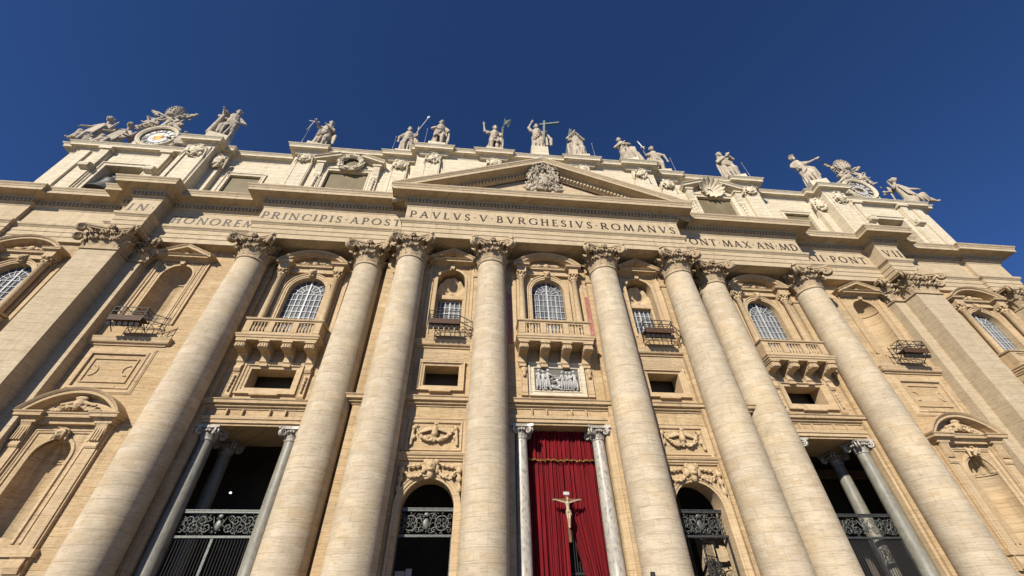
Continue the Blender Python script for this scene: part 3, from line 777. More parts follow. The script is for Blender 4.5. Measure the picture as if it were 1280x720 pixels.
# ---- niche windows beside the middle bay
FR = [(0, -.02), (0, .10), (.08, .10), (.10, .05), (.22, .05), (.25, .13), (.34, .16), (.38, .16), (.38, 0)]
def tri_pediment(mb, cx, z, hw, rise, y, proud):
    a = math.atan(rise/hw)
    straight(mb, cx-hw+proud*.6, cx+hw-proud*.6, z-.36, cornice_prof(.36, proud*.9), y)
    mb.prism_y([(cx-hw+.3, z), (cx+hw-.3, z), (cx, z+rise-.12)], y-.15, y)
    mb.frame([(cx-hw, z), (cx, z+rise), (cx+hw, z)], [(-.34, -.1), (-.34, .35*proud), (-.28, .5*proud), (-.24, .86*proud), (-.08, .88*proud), (.04, proud), (.08, proud), (.1, -.1)], y, closed=False, vertical_ends=True)
def niche_shell(cx, hw, z0, zs, y, ribs=False):
    m = MB(); n = 20
    m.lathe([(hw+.001, z0), (hw+.001, zs)], cx, y, 0, n, True, 0, pi)
    k = 16; vs = []
    for j in range(9):
        b = pi/2*j/8
        for i in range(k*2+1):
            a = pi*i/(2*k); r = hw
            if ribs: r = hw*(1-.13*abs(sin(a*6.5))*(1 if j < 8 else 0))
            vs.append((cx+r*cos(b)*cos(a), y+r*cos(b)*sin(a), zs+r*sin(b)))
    w_ = 2*k+1
    m.add(vs, [(j*w_+i, j*w_+i+1, (j+1)*w_+i+1, (j+1)*w_+i) for j in range(8) for i in range(2*k)], True)
    m.add([(cx+hw*cos(pi*i/n), y+hw*sin(pi*i/n), z0) for i in range(n+1)], [tuple(range(n+1))])
    m.lathe([(hw-.0, zs-.14), (hw-.08, zs-.12), (hw-.08, zs), (hw, zs+.02)], cx, y, 0, n, False, 0, pi)
    return m
for s in (-1, 1):
    cx = s*CD
    g_ = MB(); g_.box(cx-1.3, cx+1.3, 2.2, 2.25, 20.0, 23.9); win = g_.build('niche_window', M['pane'], FAC)
    b = MB()
    for i in range(1, 6): x = cx-1.28+2.56*i/6; t = .06 if i == 3 else .03; b.box(x-t, x+t, 2.1, 2.19, 20, 23.85)
    for k in range(6): b.box(cx-1.28, cx+1.28, 2.11, 2.185, 20.5+k*.65-.03, 20.5+k*.65+.03)
    b.build('muntins', M['muntin'], win)
    l_ = MB(); l_.box(cx-1.29, cx+1.29, 1.75, 2.29, 23.86, 24.3); l_.box(cx-1.29, cx-1.1, 1.8, 2.2, 20.0, 23.86); l_.box(cx+1.1, cx+1.29, 1.8, 2.2, 20.0, 23.86)
    l_.build('window_lintel', M['trim'], win)
    sh = MB(); vs = []; nn = 28
    for j in range(6):
        r = .25+(1.30-.25)*j/5
        for i in range(nn+1):
            a = pi*i/nn; vs.append((cx+r*cos(a), 2.26-.42*(j/5)**2-.16*abs(sin(a*5.5))*j/5, 24.35+r*sin(a)*1.75 if False else 24.35+r*sin(a)*1.6))
    sh.add(vs, [(j*(nn+1)+i, j*(nn+1)+i+1, (j+1)*(nn+1)+i+1, (j+1)*(nn+1)+i) for j in range(5) for i in range(nn)], True)
    sh._add2(blob([ell((cx, 2.05, 24.5), (.35, .25, .25)), ell((cx-.4, 2.08, 24.42), (.25, .2, .14)), ell((cx+.4, 2.08, 24.42), (.25, .2, .14))], .05))
    sh.build('shell_lunette', M['trim'], win)
    bk = MB(); bk.box(cx-1.3, cx+1.3, 2.30, 2.4, 23.9, 27.0); bk.build('lunette_back', M['trim'], win)
    f = MB(); f.frame(archpath(cx, 1.28, 20.0, 25.5), [(-.02, -.02), (-.02, .08), (.18, .08), (.2, 0)], YC, closed=False)
    f.frame([(cx-1.66, 20.0), (cx-1.66, 26.95), (cx+1.66, 26.95), (cx+1.66, 20.0)], FR, YC, closed=False)
    for sx in (-1, 1): f.box(cx+sx*2.14-.07, cx+sx*2.14+.07, YC-.1, YC, 20.0, 26.2); f.box(cx+sx*2.14-.12, cx+sx*2.14+.12, YC-.18, YC, 25.6, 26.6)
    f.build('window_frame', M['trim'], win)
    p = MB(); tri_pediment(p, cx, 27.55, 2.15, 1.2, YC, 1.05)
    p.prism_y([(cx-.16, 26.74), (cx+.16, 26.74), (cx+.24, 27.25), (cx-.24, 27.25)], YC-.3, YC)
    p._add2(blob([ell((cx, YC-.35, 27.85), (.25, .2, .28)), ell((cx-.55, YC-.25, 27.7), (.4, .15, .14)), ell((cx+.55, YC-.25, 27.7), (.4, .15, .14))], .05))
    p.build('window_pediment', M['trim'], win)
    # plain niche of the outer bays
    cx = s*PA
    nm = niche_shell(cx, 1.33, 20.5, 25.5, YS+.01)
    for a in (.5, .9, 1.3): pass
    nic = nm.build('niche', M['wall'], FAC)
    f = MB(); f.frame(archpath(cx, 1.33, 20.0, 25.5), [(-.02, -.02), (-.02, .07), (.16, .07), (.18, 0)], YS, closed=False)
    f.frame([(cx-1.95, 20.2), (cx-1.95, 27.15), (cx+1.95, 27.15), (cx+1.95, 20.2)], FR, YS, closed=False)
    f.frame([(cx-1.55, 20.2), (cx-1.55, 26.95), (cx+1.55, 26.95), (cx+1.55, 20.2)], [(0, 0), (0, .06), (.1, .06), (.12, 0)], YS, closed=False)
    f.build('niche_frame', M['trim'], nic)
    p = MB(); tri_pediment(p, cx, 27.6, 2.5, 1.15, YS, 1.0)
    p.prism_y([(cx-.16, 26.8), (cx+.16, 26.8), (cx+.24, 27.3), (cx-.24, 27.3)], YS-.3, YS)
    p._add2(blob([ell((cx, YS-.4, 27.85), (.3, .22, .25)), ell((cx-.5, YS-.3, 27.75), (.35, .18, .18)), ell((cx+.5, YS-.3, 27.75), (.35, .18, .18))], .05))
    p.build('niche_pediment', M['trim'], nic)

# ---- courses
m = MB()
SC_P = [(0, 0), (0, .08), (.12, .1), (.16, .26), (.22, .28), (.24, .16), (.30, .2), (.36, .46), (.54, .48), (.60, .56), (.66, .58), (.68, 0)]
spath = [(-27.7, YS), (-XB, YS), (-XB, YC), (XB, YC), (XB, YS), (27.7, YS)]
m.sweep([(o, 13.04+u) for u, o in SC_P], spath)
m.build('string_course', M['trim'], FAC)
m = MB()
for s in (-1, 1):
    for cx, yw, hw in ((s*CD, YC, 2.25), (s*PA, YS, 2.75)):
        straight(m, cx-hw, cx+hw, 18.05, [(0, 0), (0, .1), (.1, .12), (.18, .28), (.3, .34), (.46, .36), (.62, .42), (.66, .42), (.68, 0)], yw)
m.build('sill_course', M['trim'], FAC)
m = MB()
for cx, yw in ((0, YC), (-AB, YS), (AB, YS)):
    m.frame([(cx-3.62, 0), (cx-3.62, 12.25), (cx+3.62, 12.25), (cx+3.62, 0)], [(-.24, -.3), (-.24, .12), (0, .12), (.02, .2), (.24, .22), (.24, 0)], yw, closed=False)
    for k in (-1, 1):
        for q in (-.55, .55): m.box(cx+k*1.5+q-.04, cx+k*1.5+q+.04, yw-.23, yw, 12.5, 13.03)
m.build('portal_frame', M['trim'], FAC)

# ---- mezzanine windows
for s in (-1, 1):
    for cx, yw, hw, z0, z1, wd in ((s*CD, YC, 1.35, 14.7, 16.45, .42), (s*AB, YS, 1.72, 14.75, 16.42, .5)):
        f = MB(); f.frame(rect(cx-hw, cx+hw, z0, z1), [(.025, -.9), (.025, .06), (-wd*.3, .08), (-wd*.34, .14), (-wd*.7, .16), (-wd*.76, .24), (-wd, .26), (-wd, 0)], yw)
        f.box(cx-hw*.6, cx+hw*.6, yw-.3, yw, z0-wd-.12, z0-wd+.02); f.box(cx-hw-wd-.1, cx+hw+wd+.1, yw-.22, yw, z1+wd*.45, z1+wd*.82)
        win = f.build('mezzanine_window', M['trim'], FAC)
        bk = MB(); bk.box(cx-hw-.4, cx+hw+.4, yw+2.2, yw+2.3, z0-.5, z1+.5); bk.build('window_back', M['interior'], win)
        if abs(cx) > 15:
            for sx in (-1, 1):
                x = cx+sx*(hw+wd+.42); c = MB(); c.box(x-.26, x+.26, yw-.2, yw, 13.95, 16.6); c.frame(rect(x-.2, x+.2, 14.1, 15.9), [(0, 0), (-.02, .04), (-.06, .04), (-.08, 0)], yw-.2)
                c.prism_x([(yw, 16.0), (yw-.3, 16.05), (yw-.42, 16.25), (yw-.36, 16.5), (yw-.3, 16.56), (yw, 16.56)], x-.24, x+.24)
                c._add2(blob([ell((x, yw-.28, 15.6-k*.28), (.16-.02*k, .12, .16)) for k in range(5)], .05)); c.build('side_console', M['trim'], win)
f = MB(); cx = .1
f.frame(rect(cx-1.8, cx+1.8, 14.55, 16.55), [(.02, -.05), (.02, .1), (-.06, .14), (-.12, .08), (-.3, .10), (-.36, .2), (-.46, .2), (-.46, 0)], YC)
rp = f.build('relief_panel', M['attic'], FAC)
for sx in (-1, 1):
    x = cx+sx*2.62; c = MB(); c.box(x-.26, x+.26, YC-.18, YC, 14.1, 16.6); c.frame(rect(x-.18, x+.18, 14.4, 15.6), [(0, 0), (-.02, .04), (-.06, .04), (-.08, 0)], YC-.18)
    c._add2(blob([ell((x, YC-.25, 16.2), (.24, .16, .3)), ell((x, YC-.3, 15.8), (.16, .12, .2))], .05)); c.build('side_console', M['trim'], rp)
b = MB(); b.box(cx-1.79, cx+1.79, YC-.012, YC+.05, 14.56, 16.54); b.build('relief_ground', plain('grey_relief_ground', (0.13, 0.118, 0.10), .8, var=.3), rp)
def relief_figure(x, z0, h, lean, reach, rnd, stride=.10):
    k = h/1.65; y = YC-.10
    hp = Vector((x, y-.05, z0+.80*k)); ch = Vector((x+lean*.6, y-.10, z0+1.22*k)); hd = Vector((x+lean, y-.17, z0+1.52*k))
    p = [ell(hd, (.10*k, .12, .125*k)), ell(hd+Vector((.06 if reach[0] > 0 else -.06, -.06, -.02)), (.03, .04, .03)), ell(hd+Vector((-.04 if reach[0] > 0 else .04, .02, .04)), (.11*k, .11, .12*k)), cap(ch, hd, .06*k), cap(hp, ch, .155*k, .165*k), cap(ch+Vector((-.12*k, 0, .04)), ch+Vector((.12*k, 0, .04)), .09*k)]
    for sg in (-1, 1):
        ft = Vector((x+sg*stride*k, y-.06-.03*sg, z0+.04)); kn = (hp+ft)/2+Vector((.05*sg, -.06, 0))
        p += [cap(hp+Vector((sg*.06*k, 0, 0)), kn, .125*k, .10*k), cap(kn, ft, .095*k, .06*k), cap(ft, ft+Vector((.08 if reach[0] > 0 else -.08, -.03, 0)), .05*k)]
    sh = ch+Vector((.08*k if reach[0] > 0 else -.08*k, -.08, .04)); ha = ch+Vector((reach[0], -.12, reach[1])); el_ = (sh+ha)/2+Vector((0, -.02, -.10*k))
    p += [cap(sh, el_, .07*k, .06*k), cap(el_, ha, .055*k, .04*k), ell(ha, .05*k)]
    for q in range(5):
        fx = x-.13*k+.065*q*k; p.append(cap((fx+lean*.3, y-.20, z0+(1.05-.06*q)*k), (fx+rnd.uniform(-.1, .1), y-.17, z0+rnd.uniform(.15, .45)*k), .022, .035))
    return p
rnd = random.Random(5); pr = []
for x, h, ln, ar, st in ((-1.50, 1.72, .02, (-.22, .0), .12), (-1.13, 1.60, .02, (.25, -.2), .08), (-.78, 1.74, .08, (.62, -.18), .16), (.42, 1.58, -.04, (-.35, -.35), .10), (.74, 1.55, -.02, (-.25, -.3), .08), (1.02, 1.54, -.02, (-.3, -.35), .08), (1.42, 1.66, -.10, (-.5, -.3), .15)):
    pr += relief_figure(cx+x, 14.60, h, ln, ar, rnd, st)
# the kneeling one in the middle, before a low draped block
pr += [ell((cx-.02, YC-.18, 15.62), (.10, .12, .12)), cap((cx-.0, YC-.12, 15.45), (cx+.22, YC-.1, 15.05), .15, .17), cap((cx+.22, YC-.1, 15.05), (cx-.05, YC-.16, 14.78), .13, .09), cap((cx-.05, YC-.16, 14.78), (cx+.35, YC-.12, 14.66), .08, .06), cap((cx-.05, YC-.17, 15.42), (cx-.42, YC-.2, 15.30), .06, .045), cap((cx-.45, YC-.10, 14.9), (cx-.1, YC-.08, 14.8), .16), cap((cx-.42, YC-.05, 15.6), (cx+.3, YC-.04, 15.75), .10, .08)]
rf_ = MB()
for p_ in pr: prim_mesh(rf_, p_)
rf_.v = [(x, yy, min(zz, 16.50)) for x, yy, zz in rf_.v]
rf_.build('relief_figures', M['relief'], rp)

# ---- arched side portals: frame, festoons, panel
for s in (-1, 1):
    cx = s*CD
    f = MB()
    f.frame(archpath(cx, 1.7, 0, 6.37), [(-.025, -1.2), (-.025, .1), (.1, .12), (.13, .18), (.28, .2), (.34, .26), (.4, .26), (.4, 0)], YC, closed=False)
    for sx in (-1, 1):
        f.box(cx+sx*2.25-.12, cx+sx*2.25+.12, YC-.14, YC, 0, 9.2)
    straight(f, cx-2.3, cx+2.3, 9.18, [(0, 0), (0, .12), (.08, .15), (.14, .24), (.26, .26), (.30, .34), (.42, .4), (.45, .4), (.46, 0)], YC)
    po = f.build('arched_portal', M['trim'], FAC)
    y = YC-.15
    pr = [ell((cx, y-.25, 8.75), (.36, .3, .45)), ell((cx, y-.5, 8.72), (.09, .12, .13)), ell((cx, y-.45, 8.5), (.2, .12, .1)), ell((cx, y-.2, 8.25), (.22, .2, .3))]
    for sx in (-1, 1):
        pr += [ell((cx+sx*.32, y-.2, 9.0), (.22, .2, .22)), ell((cx+sx*.42, y-.15, 8.6), (.16, .15, .3))]
        pr += swag((cx+sx*.35, y-.1, 8.75), (cx+sx*1.75, y-.05, 8.55), .55, .17, 9)
        pr += [ell((cx+sx*(.8+.3*q), y-.08, 8.85-.05*q), (.16, .1, .12)) for q in range(3)]
        pr += [cap((cx+sx*1.85, y-.05, 8.7), (cx+sx*1.95, y-.05, 7.2), .12, .09), ell((cx+sx*1.9, y-.1, 8.0), (.2, .14, .22)), ell((cx+sx*1.94, y-.1, 7.4), (.17, .12, .25)), ell((cx+sx*1.9, y-.1, 8.5), .2)]
    blob(pr, .035, smooth=0).build('festoon', M['trim'], po)
    f = MB(); f.frame(rect(cx-1.75, cx+1.75, 10.0, 11.75), [(0, 0), (0, .03), (-.05, .12), (-.14, .14), (-.2, .05), (-.3, .05), (-.34, .1), (-.4, .1), (-.4, 0)], YC)
    for sx in (-1, 1): f.box(cx+sx*2.2-.1, cx+sx*2.2+.1, YC-.12, YC, 9.9, 11.9)
    fp = f.build('festoon_panel', M['trim'], FAC)
    y = YC-.06
    pr = [cap((cx, y-.2, 10.95), (cx, y-.22, 11.35), .24, .17), ell((cx+.04, y-.3, 11.62), (.13, .14, .14)), ell((cx+.15, y-.36, 11.6), (.1, .07, .05)), cap((cx, y-.15, 10.95), (cx, y-.1, 10.5), .2, .12)]
    for sx in (-1, 1):
        for q in range(5): pr.append(cap((cx+sx*.15, y-.15, 11.3), (cx+sx*(.55+.16*q), y-.1, 11.55-.14*q), .09, .05))
        pr += swag((cx+sx*.1, y-.15, 10.6), (cx+sx*1.35, y-.1, 11.4), .35, .17, 9)
        pr += [ell((cx+sx*1.45, y-.1, 11.4), .17), cap((cx+sx*1.48, y-.08, 11.35), (cx+sx*1.58, y-.06, 10.3), .1, .13), ell((cx+sx*1.4, y-.1, 10.75), (.12, .1, .16)), cap((cx+sx*1.5, y-.08, 11.5), (cx+sx*1.2, y-.08, 11.62), .07, .05)]
    blob(pr, .035, smooth=0).build('festoon', M['trim'], fp)

# ---- outer bay: panel and big lower niche
for s in (-1, 1):
    cx = s*PA
    f = MB(); f.frame(rect(cx-1.95, cx+1.95, 14.5, 17.25), [(0, 0), (-.0, .16), (-.14, .18), (-.2, .1), (-.4, .1), (-.46, .05), (-.5, .05), (-.5, 0)][::1], YS)
    f.frame(rect(cx-1.62, cx+1.62, 14.85, 16.9), [(0, 0), (.02, .10), (.10, .10), (.14, 0)], YS)
    f.box(cx-1.2, cx+1.2, YS-.2, YS, 14.38, 14.52)
    for sx in (-1, 1): f.frame(arc_pts(cx+sx*1.30, 15.87, .45, pi/2*(1 if sx > 0 else -1)+0.0, pi/2*(1 if sx > 0 else -1)+pi, 10), [(0, 0), (0, .08), (.08, .08), (.08, 0)], YS, closed=False)
    f.build('stucco_panel', M['trim'], FAC)
    cx = s*(PA+.05)
    nic = niche_shell(cx, 1.2, 4.9, 9.5, YS+.01, True).build('great_niche', M['wall'], FAC)
    f = MB()
    f.frame(archpath(cx, 1.2, 4.6, 9.5), [(-.02, -.02), (-.02, .08), (.16, .1), (.2, 0)], YS, closed=False)
    f.frame([(cx-1.62, 4.6), (cx-1.62, 11.05), (cx+1.62, 11.05), (cx+1.62, 4.6)], [(0, 0), (0, .08), (.1, .1), (.14, .16), (.2, .16), (.2, 0)], YS, closed=False)
    for sx in (-1, 1):
        x = cx+sx*2.4
        f.box(x-.45, x+.45, YS-.22, YS, 4.3, 11.6); f.box(x-.34, x+.34, YS-.3, YS, 4.3, 11.3)
        f.prism_x([(YS, 10.0), (YS-.36, 10.0), (YS-.42, 10.12), (YS-.4, 10.3), (YS-.34, 10.4), (YS-.52, 11.4), (YS-.6, 11.58), (YS, 11.58)], x-.36, x+.36)
        for k in range(4): f.box(x-.3+.17*k, x-.3+.17*k+.09, YS-.52, YS-.3, 10.45, 11.3)
    pth = [(cx-2.95, YS), (cx-2.95, YS-.62), (cx-1.85, YS-.62), (cx-1.85, YS-.35), (cx+1.85, YS-.35), (cx+1.85, YS-.62), (cx+2.95, YS-.62), (cx+2.95, YS)]
    f.sweep([(-.4, 11.58), (.0, 11.58), (.02, 11.75), (.12, 11.82), (.16, 11.9), (.34, 11.92), (.34, 12.1), (.42, 12.16), (.44, 12.24), (-.4, 12.28)], pth)
    c0_, r_0 = 3.2, 1.65; rad = (c0_**2+r_0**2)/(2*r_0); zc_ = 12.26+r_0-rad; a0_ = math.asin(c0_/rad)
    arcp = [(cx+rad*sin(-a0_+2*a0_*i/28), zc_+rad*cos(-a0_+2*a0_*i/28)) for i in range(29)]
    f.frame(arcp, [(-.40, -.3), (-.40, .35), (-.34, .5), (-.28, .86), (-.12, .88), (-.06, .96), (.05, 1.06), (.09, 1.08), (.12, -.3)], YS, closed=False)
    f.prism_y([(cx-2.9, 12.27)]+[(x, z-.15) for x, z in arcp[2:-2]]+[(cx+2.9, 12.27)], YS-.2, YS)
    f.box(cx-3.0, cx+3.0, YS-.4, YS, 3.9, 4.3); f.box(cx-2.9, cx+2.9, YS-.25, YS, 3.0, 3.9)
    for sx in (-1, 1): f.prism_x([(YS, 3.0), (YS-.35, 3.1), (YS-.45, 3.4), (YS-.38, 3.8), (YS-.5, 3.9), (YS, 3.9)], cx+sx*2.4-.4, cx+sx*2.4+.4)
    f.build('niche_surround', M['trim'], nic)
    y = YS-.45
    pr = [ell((cx, y-.05, 12.95), (.32, .22, .42)), ell((cx, y-.05, 13.35), (.45, .2, .18)), ell((cx, y-.2, 12.9), (.12, .1, .15))]
    for sx in (-1, 1): pr += swag((cx+sx*.25, y, 12.8), (cx+sx*1.6, y+.05, 12.55), .12, .2, 7)+[cap((cx+sx*.2, y, 13.1), (cx+sx*1.1, y, 12.9), .14, .1)]
    pr += mask_ornament(cx, YS-.15, 10.95, .9, .8, 3)
    blob(pr, .04, smooth=0).build('niche_carving', M['trim'], nic)

# ------------------------------------------------------------------ inscription
def arc_poly(cx, cy, rx, ry, a0, a1, tk, tn, n=14):
    """a bowl stroke: thick at the sides, thin at top and bottom"""
    out = []
    for i in range(n):
        q = []
        for j, sgn in ((i, 1), (i+1, 1), (i+1, -1), (i, -1)):
            a = a0+(a1-a0)*j/n; t = (tn+(tk-tn)*abs(cos(a)))/2*sgn
            q.append((cx+(rx+t)*cos(a), cy+(ry+t*.9)*sin(a)))
        out.append(q)
    return out
def stroke(x0, y0, x1, y1, t):
    d = hypot(x1-x0, y1-y0); nx, ny = -(y1-y0)/d*t/2, (x1-x0)/d*t/2
    return [(x0+nx, y0+ny), (x1+nx, y1+ny), (x1-nx, y1-ny), (x0-nx, y0-ny)]
TK, TN, SF = .17, .10, .06
def serif(x, y, w=.3): return [(x-w/2, y-SF/2), (x+w/2, y-SF/2), (x+w/2, y+SF/2), (x-w/2, y+SF/2)]
def vst(x, t=TK, w=.30): return [[(x-t/2, 0), (x+t/2, 0), (x+t/2, 1), (x-t/2, 1)], serif(x, SF/2, w), serif(x, 1-SF/2, w)]
def glyph(c):
    if c == 'I': return .30, vst(.15)
    if c == 'N': return .92, vst(.14, TN, .24)[:2]+[serif(.10, 1-SF/2, .2)]+[stroke(.14, .98, .78, .02, TK)]+[vst(.78, TN, .26)[0], serif(.78, 1-SF/2, .26)]
    if c == 'H': return .84, vst(.15)+vst(.69)+[stroke(.15, .52, .69, .52, TN)]
    if c == 'O': return .98, arc_poly(.49, .5, .42, .46, 0, 2*pi, TK, TN, 22)
    if c == 'R': return .80, vst(.15)+[stroke(.15, .97, .38, .97, TN), stroke(.15, .50, .42, .50, TN)]+arc_poly(.38, .735, .21, .235, -pi/2, pi/2, TK, TN)+[stroke(.36, .5, .74, .02, TK), serif(.74, SF/2, .14)]
    if c == 'E': return .60, vst(.15)+[stroke(.15, .97, .52, .97, TN), stroke(.15, .52, .46, .52, TN), stroke(.15, .03, .54, .03, TN), stroke(.52, .88, .52, 1, TN), stroke(.54, 0, .54, .13, TN), stroke(.46, .44, .46, .60, TN)]
    if c == 'M': return 1.08, [stroke(.10, 0, .22, 1, TN), stroke(.22, 1, .54, .02, TK), stroke(.54, .02, .86, 1, TN), stroke(.86, 1, .98, 0, TK), serif(.10, SF/2, .24), serif(.98, SF/2, .26)]
    if c == 'P': return .66, vst(.15)+[stroke(.15, .97, .36, .97, TN), stroke(.15, .44, .36, .44, TN)]+arc_poly(.36, .705, .21, .265, -pi/2, pi/2, TK, TN)
    if c == 'C': return .84, arc_poly(.49, .5, .42, .46, .75, 2*pi-.75, TK, TN, 18)+[stroke(.80, .70, .80, .90, TN)]
    if c == 'G': return .90, arc_poly(.49, .5, .42, .46, .75, 2*pi-.85, TK, TN, 18)+[stroke(.80, .70, .80, .90, TN), stroke(.79, .08, .79, .44, TK), serif(.79, .44, .24)]
    if c == 'S': return .58, arc_poly(.29, .735, .18, .23, .45, 3*pi/2-.2, TK*.9, TN, 12)+arc_poly(.29, .265, .20, .23, -pi+.45, pi/2-.2, TK*.9, TN, 12)+[stroke(.20, .60, .38, .42, TK), stroke(.47, .78, .47, .96, TN), stroke(.09, .04, .09, .24, TN)]
    if c == 'A': return .86, [stroke(.10, 0, .42, 1, TN), stroke(.42, 1, .76, 0, TK), stroke(.22, .36, .62, .36, TN), serif(.10, SF/2, .22), serif(.76, SF/2, .26)]
    if c == 'V': return .84, [stroke(.10, 1, .44, 0, TK), stroke(.44, 0, .74, 1, TN), serif(.10, 1-SF/2, .26), serif(.74, 1-SF/2, .22)]
    if c == 'T': return .74, vst(.37)[:2]+[stroke(.04, .97, .70, .97, TN), stroke(.04, .86, .04, 1, TN), stroke(.70, .86, .70, 1, TN)]
    if c == 'L': return .60, vst(.15)+[stroke(.15, .03, .54, .03, TN), stroke(.54, 0, .54, .15, TN)]
    if c == 'B': return .70, vst(.15)+[stroke(.15, .97, .34, .97, TN), stroke(.15, .53, .36, .53, TN), stroke(.15, .03, .36, .03, TN)]+arc_poly(.34, .75, .18, .22, -pi/2, pi/2, TK, TN)+arc_poly(.36, .28, .22, .25, -pi/2, pi/2, TK, TN)
    if c == 'D': return .86, vst(.15)+[stroke(.15, .97, .36, .97, TN), stroke(.15, .03, .36, .03, TN)]+arc_poly(.36, .5, .38, .47, -pi/2, pi/2, TK, TN, 16)
    if c == 'X': return .82, [stroke(.10, 1, .72, 0, TK), stroke(.70, 1, .12, 0, TN), serif(.10, 1-SF/2, .24), serif(.70, 1-SF/2, .22), serif(.12, SF/2, .22), serif(.72, SF/2, .24)]
    if c == '.': return .26, [[(.13+.11*cos(a), .5+.13*sin(a)) for a in (-pi/2, pi/6, 5*pi/6)]]
    if c == ' ': return .30, []
def inscription(text, x0, x1, y, z, h):
    m = MB(); ws = [glyph(c)[0]*h for c in text]; gap = ((x1-x0)-sum(ws))/max(1, len(text)-1); x = x0
    k = 0
    for c, w_ in zip(text, ws):
        for poly in glyph(c)[1]:
            k += 1; d = .012+.0011*(k % 12)
            pts = [(x+p[0]*h, z+p[1]*h) for p in poly]
            n = len(pts); area = sum(pts[i][0]*pts[(i+1) % n][1]-pts[(i+1) % n][0]*pts[i][1] for i in range(n))
            if area < 0: pts = pts[::-1]
            m.prism_y(pts, y-d, y+.004)
        x += w_+gap
    return m
def inscribe(txt, x0, x1, y):
    ws = [glyph(c)[0]*.98 for c in txt]; gap = ((x1-x0)-sum(ws))/max(1, len(txt)-1); x = x0; word = ''; wx = x0
    for c, w_ in zip(txt+' ', ws+[0]):
        if c in '. ':
            if word:
                we = x-gap
                (inscription(word, wx, we, y, 31.42, .98) if len(word) > 1 else inscription(word, wx, we+1e-3, y, 31.42, .98)).build('inscription', M['letters'], FRZ)
            if c == '.':
                inscription('.', x, x+w_, y, 31.42, .98).build('inscription_dot', M['letters'], FRZ)
            word = ''; wx = x+w_+gap
        else: word += c
        x += w_+gap
for txt, x0, x1, y in (('IN.', -40.12, -37.85, 0.0), ('HONOREM', -36.9, -29.1, 1.35), ('PRINCIPIS.APOST', -27.95, -14.6, 0.0), ('PAVLVS.V.BVRGHESIVS.ROMANVS', -13.55, 13.5, -1.3),
                      ('PONT.MAX.AN.MD', 14.75, 27.9, 0.0), ('C', 28.55, 29.4, 1.35), ('XII.PONT', 29.85, 37.0, 1.35), ('VII', 38.05, 40.1, 0.0)):
    inscribe(txt, x0, x1, y)

